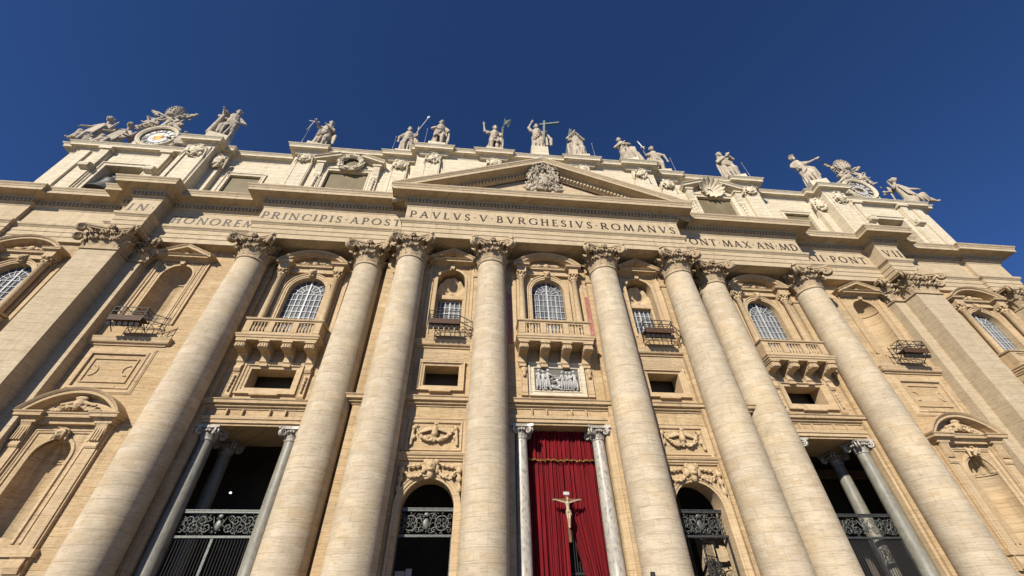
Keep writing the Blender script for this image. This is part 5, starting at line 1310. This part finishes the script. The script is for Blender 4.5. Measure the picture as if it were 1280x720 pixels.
statue(5.7, YM, 'saint lifting a green diagonal cross, in a robe of straight pleats', 7, 1.05, 1.03, -.1, lean=-.1, knee=1, larm=((-1.4, -.35, 4.5), (-.55, -.75, 5.3)), rarm=((1.0, -.4, 4.0), (.3, -.8, 4.5)), cloak=-1, wide=1.2, pleats=True, turn=-.5)
statue(12.2, YM, 'curly-haired saint leaning left with folded arms, right of the pleated saint', 8, 1.0, 1.0, -.35, lean=-.35, knee=-1, larm=((-1.35, -.35, 3.9), (-.3, -.95, 3.75)), rarm=((.8, -.5, 3.7), (.0, -.95, 3.4)), cloak=1, wide=1.15, turn=-.4,
       extra=chain([(.9, 0, 3.2), (1.4, .1, 1.8), (1.9, .1, .3)], [.4, .45, .35]))
statue(16.9, YA, 'saint holding up a pale blade, one arm hanging away from the body', 9, 1.0, 1.04, -.15, knee=1, larm=((-1.2, -.35, 3.95), (-1.55, -.7, 4.5)), rarm=((1.45, -.15, 4.0), (1.6, -.2, 2.9)), cloak=-1, open_legs=True, turn=-.2)
statue(27.2, YA, 'hooded saint in profile clasping a book, alone above the scallop shell window', 10, 1.0, 1.04, -.3, lean=-.2, knee=1, larm=((-1.1, -.4, 3.8), (-.1, -.95, 4.1)), rarm=((1.1, -.45, 3.8), (.5, -.95, 4.2)), cloak=-1, wide=1.15, hood=True, turn=-.2, extra=[cap((.15, -1.1, 4.1), (.55, -1.1, 4.5), .2)])
statue(38.7, 1.35, 'saint in a brimmed hat stretching one arm out, on the right end pier', 11, 1.2, 1.08, -.3, lean=-.3, knee=1, larm=((-1.3, -.2, 3.9), (-.9, -.6, 3.2)), rarm=((1.2, -.3, 4.2), (2.0, -.6, 4.3)), cloak=1, wide=1.1, hat=True, turn=-.3)

# attributes held by the statues
def thing(name, mb, mat, label, cat, group=None, loc=(0, 0, 0), rot=(0, 0, 0)):
    return tag(mb.build(name, mat, None, loc, rot), label, cat, group)
m = MB(); m.tube([(0, 0, -1.9), (0, 0, .9)], .05, 6); m.tube([(-.55, 0, .3), (.55, 0, .3)], .06, 6)
for p in ((0, 0, .95), (-.6, 0, .3), (.6, 0, .3)): prim_mesh(m, ell(p, .10))
thing('hand_cross', m, M['white'], 'small pale cross held by the hunched bearded saint', 'cross', None, (-28.6, .35, 50.6), (0, R(8), 0))
m = MB(); m.tube([(0, 0, -2.2), (0, 0, 3.3)], .05, 6); m.add([(0, 0, 4.1), (.2, 0, 3.6), (0, .08, 3.25), (-.2, 0, 3.6), (0, -.08, 3.25)], [(0, 1, 2), (0, 2, 3), (0, 3, 4), (0, 4, 1)]); prim_mesh(m, ell((0, 0, 3.65), (.2, .1, .4)))
thing('lance', m, M['white'], 'long thin lance with a pale tip, left of the pediment', 'lance', None, (-15.45, .75, 51.6), (0, R(14), 0))
def cross(L, a, up, w, name, label, loc, rot):
    m = MB(); m.box(-w, w, -w*.7, w*.7, -L, up); m.box(-a*.42, -w-.002, -w*.69, w*.69, -w, w); m.box(w+.002, a*1.35, -w*.69, w*.69, -w, w)
    return thing(name, m, M['green_bronze'], label, 'cross', None, loc, rot)
cross(6.0, 1.5, .75, .14, 'bronze_cross', 'big green bronze cross beside the central figure', (1.35, -.45, 53.6), (R(4), R(5), R(-14)))
m = MB(); m.box(-.2, .2, -.12, .12, -4.2, 4.4); thing('diagonal_cross', m, M['green_bronze'], 'green diagonal beam carried by the saint in straight pleats', 'cross', None, (4.55, .55, 50.3), (0, R(10), 0))
m = MB(); m.tube([(0, 0, -5), (0, 0, 2.9)], .055, 6)
vs = [(.02+1.0*u*(1-.35*v)*.9, -.05+.14*sin(u*6+v*3), 2.7-1.5*v-.35*u+.1*sin(v*5)) for v in [j/8 for j in range(9)] for u in [i/8 for i in range(9)]]
m.add(vs, [(j*9+i, j*9+i+1, (j+1)*9+i+1, (j+1)*9+i) for j in range(8) for i in range(8)], True); m.add([(x, y+.03, z) for x, y, z in vs], [(j*9+i, (j+1)*9+i, (j+1)*9+i+1, j*9+i+1) for j in range(8) for i in range(8)], True)
thing('banner_staff', m, M['green_bronze'], 'green bronze banner on a staff next to the saint with bare legs', 'banner', None, (-4.25, -.5, 51.3), (0, R(4), 0))
m = MB(); m.add([(0, 0, 1.7), (.11, 0, 1.3), (.11, 0, 0), (-.11, 0, 0), (-.11, 0, 1.3), (0, .06, .8), (0, -.06, .8)], [(0, 1, 6), (1, 2, 6), (2, 3, 6), (3, 4, 6), (4, 0, 6), (1, 0, 5), (2, 1, 5), (3, 2, 5), (4, 3, 5), (0, 4, 5)]); m.box(-.3, .3, -.07, .07, -.1, .02); m.tube([(0, 0, -.6), (0, 0, -.1)], .07, 6)
thing('pale_blade', m, M['white'], 'pale blade pointing up in the hand of a saint right of the pediment', 'sword', None, (15.2, .62, 51.6), (0, R(-16), 0))
m = MB(); m.tube([(0, 0, 0), (3.1, 0, -2.6)], .05, 5); thing('thin_pole', m, M['iron'], 'thin dark pole slanting from the hand of the saint in a hat', 'pole', None, (40.5, .5, 52.2))
for x, y, h, lab in ((-29.3, 1.2, 4.0, 'thin grey rod left of the hunched bearded saint'), (-18.2, 1.2, 3.4, 'thin grey rod left of the saint with the lance'), (-14.1, -.1, 3.6, 'short grey rod left of the saint with two bent knees'),
                    (7.6, -.1, 3.2, 'thin grey rod right of the saint in straight pleats'), (19.0, 1.2, 3.4, 'thin grey rod right of the saint with the pale blade'), (29.5, 1.2, 3.6, 'thin grey rod right of the hooded saint')):
    m = MB(); m.tube([(0, 0, 0), (0, 0, h+1.2)], .03, 5); prim_mesh(m, ell((0, 0, h+1.25), .1)); m.box(-.25, .25, -.25, .25, -.02, .25)
    thing('lightning_rod', m, plain('grey_metal', (.3, .3, .29), .5, .5) if 'grey_metal' not in bpy.data.materials else bpy.data.materials['grey_metal'], lab, 'lightning rod', 'lightning rods on the roof', (x, y, 45.52))
for x, lab in ((-21.2, 'small white lamp on the roof edge above the wreath'), (-2.2, 'small white lamp on the roof edge left of the central figure')):
    m = MB(); m.box(-.3, .3, -.2, .2, .5, .85); m.box(-.06, .06, -.06, .06, 0, .5); m.prism_x([(-.2, .85), (.2, .85), (.1, 1.0), (-.1, 1.0)], -.28, .28)
    thing('roof_lamp', m, M['white'], lab, 'lamp', 'white lamps on the roof', (x, .35 if x > -10 else 1.3, 45.52))

# ------------------------------------------------------------------ clocks
for s, word in ((-1, 'left'), (1, 'right')):
    cx, cy, cz = s*47.25, 2.75, 48.2
    e = empty('tower_clock', (cx, cy, 45.5), 'round white clock with gold centre in a carved stone ring, %s end of the roof' % word, 'clock', 'clocks on the roof ends')
    m = MB(); n = 48
    prof = [(1.86, .0), (1.86, .30), (1.95, .36), (2.02, .30), (2.1, .38), (2.28, .42), (2.36, .30), (2.4, .2), (2.4, -1.0)]
    m.add([(r*cos(2*pi*i/n), -h, 2.7+r*sin(2*pi*i/n)) for i in range(n) for r, h in prof], [(i*9+j, ((i+1) % n)*9+j, ((i+1) % n)*9+j+1, i*9+j+1) for i in range(n) for j in range(8)])
    m.add([(2.38*cos(2*pi*i/n), .95, 2.7+2.38*sin(2*pi*i/n)) for i in range(n)], [tuple(range(n))])
    m.box(-3.0, 3.0, -.1, .9, 0, .62); m.box(-2.3, 2.3, -.05, .85, .6, 2.0)
    m.build('clock_ring', M['attic'], e)
    m = MB(); m.prism_y([(1.87*cos(2*pi*i/n), 2.7+1.87*sin(2*pi*i/n)) for i in range(n)], -.08, .1); m.build('dial', plain('dial_white', (.40, .385, .345), .5, var=.12) if s < 0 else bpy.data.materials['dial_white'], e)
    m = MB()
    for k, t in enumerate(('XII', 'I', 'II', 'III', 'IIII', 'V', 'VI', 'VII', 'VIII', 'IX', 'X', 'XI')):
        a = pi/2-k*pi/6; tw = sum(glyph(c)[0] for c in t)*.52; x = -tw/2; q = 0
        for c in t:
            for poly in glyph(c)[1]:
                q += 1
                pts = [((x+p[0]*.52)*sin(a)+(1.22+p[1]*.54)*cos(a), 2.7-(x+p[0]*.52)*cos(a)+(1.22+p[1]*.54)*sin(a)) for p in poly]
                if sum(pts[i][0]*pts[(i+1) % len(pts)][1]-pts[(i+1) % len(pts)][0]*pts[i][1] for i in range(len(pts))) < 0: pts = pts[::-1]
                m.prism_y(pts, -.10-.001*q, -.07)
            x += glyph(c)[0]*.52
    m.frame([(1.15*cos(2*pi*i/40), 2.7+1.15*sin(2*pi*i/40)) for i in range(40)], [(0, 0), (0, .03), (-.05, .03), (-.05, 0)], -.08)
    m.frame([(1.80*cos(2*pi*i/40), 2.7+1.80*sin(2*pi*i/40)) for i in range(40)], [(0, 0), (0, .03), (-.04, .03), (-.04, 0)], -.08)
    m.build('numerals', M['iron'], e)
    m = MB()
    for k in range(16):
        a = 2*pi*k/16; r = .85 if k % 2 else .62; m.prism_y([(.3*cos(a-.19), 2.7+.3*sin(a-.19)), (r*cos(a), 2.7+r*sin(a)), (.3*cos(a+.19), 2.7+.3*sin(a+.19))], -.12, -.07)
    m.prism_y([(.34*cos(2*pi*i/20), 2.7+.34*sin(2*pi*i/20)) for i in range(20)], -.14, -.07); m.build('gold_star', M['gold'], e)
    m = MB(); a = R(12 if s < 0 else 165); d, nn_ = (cos(a), sin(a)), (-sin(a), cos(a)); m.prism_y([(-.4*d[0]+.07*nn_[0], 2.7-.4*d[1]+.07*nn_[1]), (-.4*d[0]-.07*nn_[0], 2.7-.4*d[1]-.07*nn_[1]), (1.3*d[0], 2.7+1.3*d[1])], -.19, -.16); m.build('hand', M['iron'], e)
    # tiara over crossed keys crowning the ring
    pr = []
    for k, (r, z) in enumerate(((.95, 8.5), (.98, 9.0), (.90, 9.5), (.70, 10.05), (.38, 10.5))):
        pr.append(ell((-s*(-.0), .3, z), (r, r, .55)))
        for q in range(16): a = 2*pi*q/16; pr.append(ell(((r+.02)*cos(a), .3+(r+.02)*sin(a), z+.2), .11))
    pr += [ell((0, .3, 10.85), .2), cap((-1.9, .2, 6.7), (1.9, -.1, 8.9), .15), cap((1.9, .2, 6.7), (-1.9, -.1, 8.9), .15)]
    for sx in (-1, 1):
        pr += [ell((sx*2.3, .1, 9.05), (.5, .22, .3)), ell((sx*2.75, .05, 9.3), (.3, .2, .22)), ell((sx*2.0, .1, 8.55), (.3, .24, .3)), ell((sx*1.9, .1, 6.4), (.55, .4, .45)), ell((sx*1.2, .1, 6.1), (.6, .5, .5))]
        pr += chain([(sx*.9, .1, 7.8), (sx*1.5, 0, 7.1), (sx*1.2, -.1, 6.4), (sx*1.9, 0, 5.7), (sx*2.6, .1, 5.2)], [.2, .26, .2, .28, .2])
        for q in range(9): c = Vector((sx*(.5+.25*q), -.15+.1*(q % 3), 6.2+.32*((q*5) % 7))); v = Vector((sx*(.3+.1*(q % 2)), -.15, .35-.2*(q % 3))); pr.append(cap(c, c+v, .14, .06))
    rnd = random.Random(50+s)
    for q in range(34): a = rnd.uniform(-.15, pi+.15); rr = rnd.uniform(2.45, 2.85); c = Vector((rr*cos(a), rnd.uniform(-.4, .2), 2.7+rr*sin(a)*1.06)); v = Vector((rnd.uniform(-.4, .4), rnd.uniform(-.3, .1), rnd.uniform(-.3, .3))); pr.append(cap(c-v*.6, c+v, rnd.uniform(.12, .2), rnd.uniform(.06, .14)))
    pr += [cap((-1.0, .3, 5.5), (1.0, .3, 5.5), .4), cap((0, .4, 5.4), (0, .4, 8.3), .5, .35)]
    t = blob(pr, .06, smooth=0); tag(t.build('papal_tiara', M['statue'], None, (cx-s*.0+(-1.6 if s < 0 else 1.6)*.9, cy+.2, 45.6)), 'carved tiara over crossed keys crowning the %s clock' % word, 'sculpture', 'tiara sculptures over the clocks')
    # reclining angels
    def angel(seed, d, wing=True, L=1.0):
        """seated on the cornice; legs out towards d (-1 left, 1 right)"""
        rnd = random.Random(seed); hx = d*.15
        pr = [ell((hx, -.3, 5.35), (.40, .42, .5)), ell((hx+d*.05, -.72, 5.30), (.08, .1, .13)), ell((hx, -.62, 5.12), (.16, .12, .1)), cap((0, -.05, 4.5), (hx, -.2, 5.2), .22, .24)]
        for q in range(12): a = rnd.uniform(0, 2*pi); pr.append(ell((hx+.38*cos(a), -.15+.28*abs(sin(a)), 5.5+.3*sin(a)), .15))
        pr += [cap((0, 0, 1.2), (0, -.05, 2.6), .62, .52), cap((0, -.05, 2.6), (0, -.05, 3.9), .52, .56), cap((-.55, -.05, 4.15), (.55, -.05, 4.15), .30), cap((0, 0, .5), (0, 0, 1.2), .8, .72)]
        pr += chain([(d*.3, -.3, 1.1), (d*2.0*L, -.9, 1.5), (d*3.2*L, -.6, .55), (d*3.9*L, -.8, .35), (d*4.3*L, -1.0, .3)], [.50, .38, .26, .18, .13]); pr += chain([(0, -.3, .9), (d*1.6*L, -.9, .9), (d*3.0*L, -.9, .3)], [.5, .38, .22])
        pr += chain([(d*.55, -.1, 4.15), (d*1.1, -.45, 3.2), (d*1.5, -1.0, 2.6)], [.28, .21, .14]); pr += chain([(-d*.55, -.1, 4.15), (-d*1.25, -.3, 3.4), (-d*1.7, -.5, 4.2)], [.28, .21, .14])
        for q in range(4): pr.append(cap((d*1.5, -1.0, 2.6), (d*(1.62+.05*q), -1.2+.06*q, 2.35), .055, .045)); pr.append(cap((-d*1.7, -.5, 4.2), (-d*(1.78+.07*q), -.6, 4.5-.04*q), .055, .045))
        for k in range(8): x = -.5+.14*k; pr.append(cap((x*.9, -.5, 3.7), (x*1.2+d*.25, -.75, 1.6+rnd.uniform(-.3, .3)), .07, .10))
        for k in range(7): pr.append(cap((d*(.3+.45*k)*L, -.95, 1.5-.12*k), (d*(.5+.5*k)*L, -1.05+rnd.uniform(-.1, .2), .25), .10, .13))
        for k in range(5): pr.append(cap((-d*.4, -.3+.1*k, 1.6), (-d*(.9+.1*k), -.4+.2*k, .2), .12, .16))
        if wing:
            for k in range(6): pr += chain([(-d*.3, .45, 4.1-.1*k), (-d*(.6+.10*k), .6, 4.7-.36*k), (-d*(.75+.14*k), .6, 3.5-.4*k)], [.11, .12, .07])
        return pr
    m_ = blob(angel(60+s, s, True, .42 if s < 0 else .74), .055, smooth=0); tag(m_.build('angel_statue', M['statue'], None, (cx+s*(6.9 if s > 0 else 7.1), 2.75, 45.45), (0, 0, 0), (.95, .95, 1.06) if s > 0 else (.85, .9, 1.08)), 'stone angel sitting with legs stretched outwards, outer side of the %s clock' % word, 'statue', 'angels beside the clocks')
    if s < 0:
        m_ = blob(angel(71, s, True, .45), .055, smooth=0); tag(m_.build('angel_statue', M['statue'], None, (cx+s*5.0, 3.3, 45.45), (0, 0, .2), (.8, .9, 1.06)), 'second stone angel seated between the outer angel and the left clock', 'statue', 'angels beside the clocks')
    m_ = blob(angel(80+s, -s, True, .7), .07, smooth=1); tag(m_.build('cherub_statue', M['statue'], None, (cx-s*3.3, 2.2, 45.4), (0, 0, 0), (.55, .6, .6)), 'small carved cherub crouching at the inner foot of the %s clock' % word, 'statue', 'cherubs at the clocks')

# bell in the left opening
m = MB(); m.lathe([(1.55, 0), (1.5, .15), (1.28, .5), (1.05, 1.1), (.92, 1.8), (.85, 2.3), (.6, 2.6), (.2, 2.7), (.0, 2.72)], n=32); m.lathe([(.0, .3), (1.3, .05), (1.54, -.01)], n=32)
BELL = m.build('church_bell', M['bell'], None, (-48.4, 3.75, 37.7)); tag(BELL, 'big dark bell hanging in the opening under the left clock', 'bell')
m = MB(); m.box(-2.2, 2.2, -.25, .25, 2.75, 3.2); m.box(-.5, .5, -.3, .3, 2.6, 3.6); m.build('headstock', M['iron'], BELL)
m = MB(); m.tube([(0, 0, 1.5), (0, 0, .0)], .09, 6); prim_mesh(m, ell((0, 0, -.1), .24)); m.build('clapper', M['iron'], BELL)

# ------------------------------------------------------------------ floodlight cradles under the niche windows
def cradle(cx, y, zb, wx, arm, label, col):
    e = empty('floodlight_cradle', (cx, y, zb), label, 'floodlight rack', 'iron floodlight racks below the niches')
    m = MB(); m.box(-wx, wx, -.12, .70, .35, .42); m.box(-wx, wx, -.16, -.122, .10, .58) ; m.build('brown_panel', col, e)
    m = MB()
    def b(p, q, r=.035): m.bar(p, q, r)
    for x in (-wx, -wx*.33, wx*.33, wx): b((x, -.14, .4), (x, -.14, 1.35)); b((x, .7, .0), (x, .7, 1.35), .03); b((x, -.14, 1.3), (x, .7, 1.3), .025)
    for z in (.95, 1.35): b((-wx, -.14, z), (wx, -.14, z)); b((-wx, .7, z), (wx, .7, z), .03)
    for x in (-wx, wx): b((x, -.14, .4), (x, .9, -.35)); b((x, -.14, .95), (x, .7, .95)); b((x, -.14, 1.35), (x, .7, .4), .03)
    b((wx, -.1, .35), (wx+arm, .75, .35)); b((wx, -.1, .95), (wx+arm, .75, .95)); b((wx+arm, .75, -.1), (wx+arm, .75, 1.1)); b((wx+arm*.5, .3, .1), (wx+arm*.5, .3, 1.0), .03); b((wx, .0, .35), (wx+arm, .7, .95), .025)
    m.build('railing', M['iron'], e)
    n = 6
    for i in range(n):
        x = -wx*.85+1.7*wx*i/(n-1); m = MB()
        m.prism_x([(-.08, -.05), (.02, -.30), (.30, -.22), (.28, .02)], x-.16, x+.16); m.bar((x, .1, 0), (x, .15, .35), .03); m.build('floodlight', M['iron'], e)
    return e
cradle(-PA-.15, .95, 19.35, 1.25, 1.35, 'iron floodlight rack with a brown panel below the leftmost empty niche', M['rust'])
cradle(-CD-.1, -.45, 19.35, 1.25, 1.05, 'iron floodlight rack with a brown panel below the glazed niche left of the middle balcony', M['rust'])
cradle(CD+.0, -.45, 19.35, 1.25, 1.05, 'iron floodlight rack below the glazed niche right of the middle balcony', M['rust'])
cradle(PA+.1, .95, 19.35, 1.25, -2.9, 'iron floodlight rack below the rightmost empty niche', M['rust'])

# ------------------------------------------------------------------ crucifix in front of the curtain
CX = empty('crucifix', (.12, YC+.55, 4.55), 'ivory figure on a wooden cross hanging before the red curtain', 'crucifix')
m = MB(); m.box(-.085, .085, -.05, .05, 0, 2.98); m.build('cross_post', M['wood'], CX)
m = MB(); m.box(-.98, .98, -.045, .06, 2.36, 2.5); m.build('cross_arm', M['wood'], CX)
m = MB(); m.box(-.2, .2, -.075, -.051, 2.74, 2.92); m.build('title_board', M['white'], CX)
y = -.14
pr = [ell((.03, y-.05, 2.46), (.085, .10, .12)), ell((.03, y-.14, 2.44), (.02, .03, .03)), ell((.03, y-.09, 2.36), (.06, .05, .07)), cap((0, y, 2.24), (.02, y-.02, 2.38), .05), cap((0, y, 2.2), (0, y, 1.95), .15, .12), cap((0, y, 1.95), (0, y, 1.72), .12, .14), cap((-.14, y, 2.24), (.14, y, 2.24), .07)]
for sx in (-1, 1):
    pr += [cap((sx*.15, y, 2.25), (sx*.5, y+.03, 2.34), .065, .052), cap((sx*.5, y+.03, 2.34), (sx*.82, y+.05, 2.42), .05, .036), ell((sx*.88, y+.05, 2.43), (.05, .03, .035))]
    for q in range(4): pr.append(cap((sx*.90, y+.05, 2.40+.018*q), (sx*.965, y+.03, 2.39+.026*q), .011))
    pr.append(cap((sx*.87, y+.04, 2.45), (sx*.91, y+.0, 2.49), .012))
    pr += [cap((sx*.08, y, 1.70), (sx*.07, y-.09, 1.32), .095, .07), cap((sx*.07, y-.09, 1.32), (sx*.03, y, .92), .066, .042), cap((sx*.03, y, .92), (sx*.03, y-.06, .78), .04, .03)]
pr += [ell((0, y-.02, 1.72), (.18, .14, .12)), cap((.14, y-.04, 1.74), (.2, y-.04, 1.5), .05, .03)]
cf = blob(pr, .016, smooth=1); cf.v = [(x*.95, y+(yy-y)*.85, z) for x, yy, z in cf.v]; cf.build('crucified_figure', M['ivory'], CX)

# ------------------------------------------------------------------ small things inside the portico
m = MB(); m.lathe([(.0, -.07), (.07, -.05), (.09, 0), (.07, .05), (.03, .07)], n=16)
lm = bpy.data.materials.new('lamp_glow'); lm.use_nodes = True; lb = lm.node_tree.nodes['Principled BSDF']; lb.inputs['Emission Color'].default_value = (1, .93, .8, 1); lb.inputs['Emission Strength'].default_value = 1.2
lo = tag(m.build('portico_lamp', lm, None, (-23.62, 6.0, 8.32)), 'small lit lamp glowing in the dark behind the leftmost portal', 'lamp')
m = MB(); m.bar((0, 0, .12), (0, 0, 13.0-8.32), .02); m.build('chain', M['iron'], lo)
m = MB(); m.box(-.62, -.02, -.05, .05, 1.2, 2.2); m.box(.03, .42, -.05, .05, 1.2, 2.32); e = m.build('pale_stand_in', M['white'], None, (-10.2, 4.0, 1.15)); tag(e, 'made-up pale two-part panel low in the arched portal left of the red curtain', 'board')  # made-up panel for pale patches of unclear kind, guessed as sunlit marble
m = MB()
for x in (-.5, .3): m.box(x-.03, x+.03, -.04, .04, -1.15, 1.19)
m.build('stand', M['iron'], e)
m = MB(); m.box(-1.0, 1.1, 0, .8, 0, 6.5); m.box(-.7, -.5, -.08, .0, 0, 6.5); m.box(.6, .8, -.08, 0, 0, 6.5); m.build('portico_pier', M['entab'], FAC, (11.75, 5.6, 0))

# ------------------------------------------------------------------ two visitors on the top step, only just in the frame
SKIN = plain('skin', (0.50, 0.27, 0.20), 0.55, var=.12, scale=20)
def person(x, y, h, label, hair, coat, trousers, up=False):
    k = h/1.75
    def S(*p): return tuple(v*k for v in p)
    hd = [ell(S(0, .02, 1.63), S(.078, .098, .118)), ell(S(0, .115, 1.615), S(.016, .022, .024)), ell(S(0, .10, 1.575), S(.028, .016, .009)), ell(S(0, .06, 1.56), S(.05, .05, .04)), ell(S(.079, .01, 1.62), S(.012, .02, .03)), ell(S(-.079, .01, 1.62), S(.012, .02, .03)), ell(S(.03, .093, 1.642), S(.014, .012, .009)), ell(S(-.03, .093, 1.642), S(.014, .012, .009)), cap(S(0, 0, 1.42), S(0, .01, 1.56), .055*k, .052*k)]
    def hand(w, d):
        d = Vector(d).normalized(); w = Vector(w); sd = d.cross(Vector((0, 1, .1))).normalized(); p = [ell(w+d*.045*k, S(.038, .022, .046))]
        for q, ln in zip((-1.5, -.5, .5, 1.5), (.065, .082, .078, .058)):
            b = w+d*.08*k+sd*.019*q*k; f = 1.0 if not up or q == -.5 else .55
            p += [cap(b, b+d*ln*.55*k*f, .0095*k, .009*k), cap(b+d*ln*.55*k*f, b+d*ln*k*f+Vector((0, .012, 0))*k, .009*k, .0078*k)]
        return p+[cap(w+d*.02*k-sd*.03*k, w+d*.06*k-sd*.055*k, .012*k, .010*k)]
    tor = [cap(S(-.13, 0, 1.38), S(.13, 0, 1.38), .075*k), cap(S(0, 0, 1.34), S(0, 0, 1.05), .15*k, .135*k), cap(S(0, 0, 1.05), S(0, 0, .90), .135*k, .15*k), cap(S(-.08, 0, 1.3), S(-.06, 0, 1.0), .11*k, .1*k), cap(S(.08, 0, 1.3), S(.06, 0, 1.0), .11*k, .1*k)]
    la = [S(-.2, 0, 1.38), S(-.26, -.02, 1.10), S(-.25, .06, .85)]
    ra = [S(.2, 0, 1.38), S(.29, .12, 1.22), S(.24, .22, 1.52)] if up else [S(.2, 0, 1.38), S(.26, -.02, 1.10), S(.25, .06, .85)]
    legs = []
    for sx in (-1, 1): legs += [cap(S(sx*.09, 0, .9), S(sx*.1, .02, .48), .095*k, .062*k), cap(S(sx*.1, .02, .48), S(sx*.1, -.01, .09), .06*k, .042*k)]
    arms = []
    for a in (la, ra): arms += [cap(a[0], a[1], .052*k, .042*k), cap(a[1], a[2], .040*k, .029*k)]
    hnd = hand(la[2], (0, .1, -1))+hand(ra[2], (0, .15, 1) if up else (0, .1, -1))
    body = blob(hd+tor+arms+hnd+legs+[ell(S(sx*.1, .06, .035), S(.045, .12, .035)) for sx in (-1, 1)], .011, smooth=1).build('person', SKIN, None, (x, y, -.004)); tag(body, label, 'person')
    g = lambda L, o: [(p[0], p[1], p[2], p[3]+o, p[4]+o) if p[0] == 'c' else p for p in L]
    blob(g(tor+arms, .016), .014, smooth=1).build('jacket', plain(coat[0], coat[1], .85, var=.25, scale=8), body)
    blob(g(legs, .014)+[cap(S(-.06, 0, .9), S(.06, 0, .9), .135*k)], .014, smooth=1).build('trousers', plain(trousers[0], trousers[1], .85, var=.25, scale=8), body)
    blob([ell(S(0, -.012, 1.665), S(.092, .105, .10)), ell(S(0, -.05, 1.60), S(.085, .07, .10))]+[ell(S(.06*cos(a), -.03+.06*sin(a), 1.73), S(.035, .035, .03)) for a in (0, 1, 2, 3, 4, 5)], .01, smooth=1).build('hair', plain(*hair, .6, var=.3, scale=30), body)
    for sx in (-1, 1): blob([ell(S(sx*.1, .065, .04), S(.052, .135, .045)), cap(S(sx*.1, 0, .05), S(sx*.1, 0, .1), .05*k)], .012).build('shoe', plain('dark_leather', (.03, .025, .02), .5) if 'dark_leather' not in bpy.data.materials else bpy.data.materials['dark_leather'], body)
    return body
person(-.02, -11.5, 1.665, 'dark-haired person in a dark jacket standing before the column right of the red curtain', ('black_hair', (.015, .012, .01)), ('dark_jacket', (.03, .035, .05)), ('dark_trousers', (.03, .03, .035)))
person(-9.42, -11.3, 1.62, 'person raising one hand with a pointing finger before the arched portal', ('brown_hair', (.06, .035, .02)), ('red_jacket', (.25, .03, .03)), ('blue_jeans', (.05, .07, .13)), True)

# ------------------------------------------------------------------ pieces of one kind that stand apart become objects of their own
def islands(o):
    me = o.data; n = len(me.vertices); par = list(range(n))
    def find(a):
        while par[a] != a: par[a] = par[par[a]]; a = par[a]
        return a
    for e in me.edges:
        a, b = find(e.vertices[0]), find(e.vertices[1])
        if a != b: par[max(a, b)] = min(a, b)
    return np.array([find(i) for i in range(n)])
def split_apart(o):
    root = islands(o); ids, isl = np.unique(root, return_inverse=True); k = len(ids)
    if k < 2 or k > 900: return
    co = np.array([v.co[:] for v in o.data.vertices]); lo = np.full((k, 3), 1e9); hi = np.full((k, 3), -1e9)
    np.minimum.at(lo, isl, co); np.maximum.at(hi, isl, co); size = (hi-lo).max(1)
    gap = np.maximum(0, np.maximum(lo[:, None]-hi[None], lo[None]-hi[:, None])); near = np.sqrt((gap**2).sum(2)) <= np.maximum(.02, .5*np.maximum(size[:, None], size[None]))
    lab = -np.ones(k, int); c = 0
    for i in range(k):
        if lab[i] >= 0: continue
        st = [i]; lab[i] = c
        while st:
            j = st.pop()
            for q in np.nonzero(near[j] & (lab < 0))[0]: lab[q] = c; st.append(q)
        c += 1
    if c < 2: return
    vl = lab[isl]; parts = [MB() for _ in range(c)]; maps = [dict() for _ in range(c)]
    for p in o.data.polygons:
        q = vl[p.vertices[0]]; mb = parts[q]; mp = maps[q]; f = []
        for v in p.vertices:
            if v not in mp: mp[v] = len(mb.v); mb.v.append(tuple(o.data.vertices[v].co))
            f.append(mp[v])
        mb.f.append(tuple(f)); mb.s.append(p.use_smooth)
    base = o.name.split('.')[0]; mat = o.data.materials[0]
    for i, mb in enumerate(parts):
        if i == 0:
            old = o.data; o.data = mb.mesh(base, mat)
        else:
            n_ = mb.build(base, mat, o.parent, tuple(o.location), tuple(o.rotation_euler), tuple(o.scale))
for o in [x for x in FAC.children_recursive if x.type == 'MESH' and not x.children and x.data.users == 1]:
    if o.name.split('.')[0] not in ('muntins', 'balustrade', 'inscription'): split_apart(o)
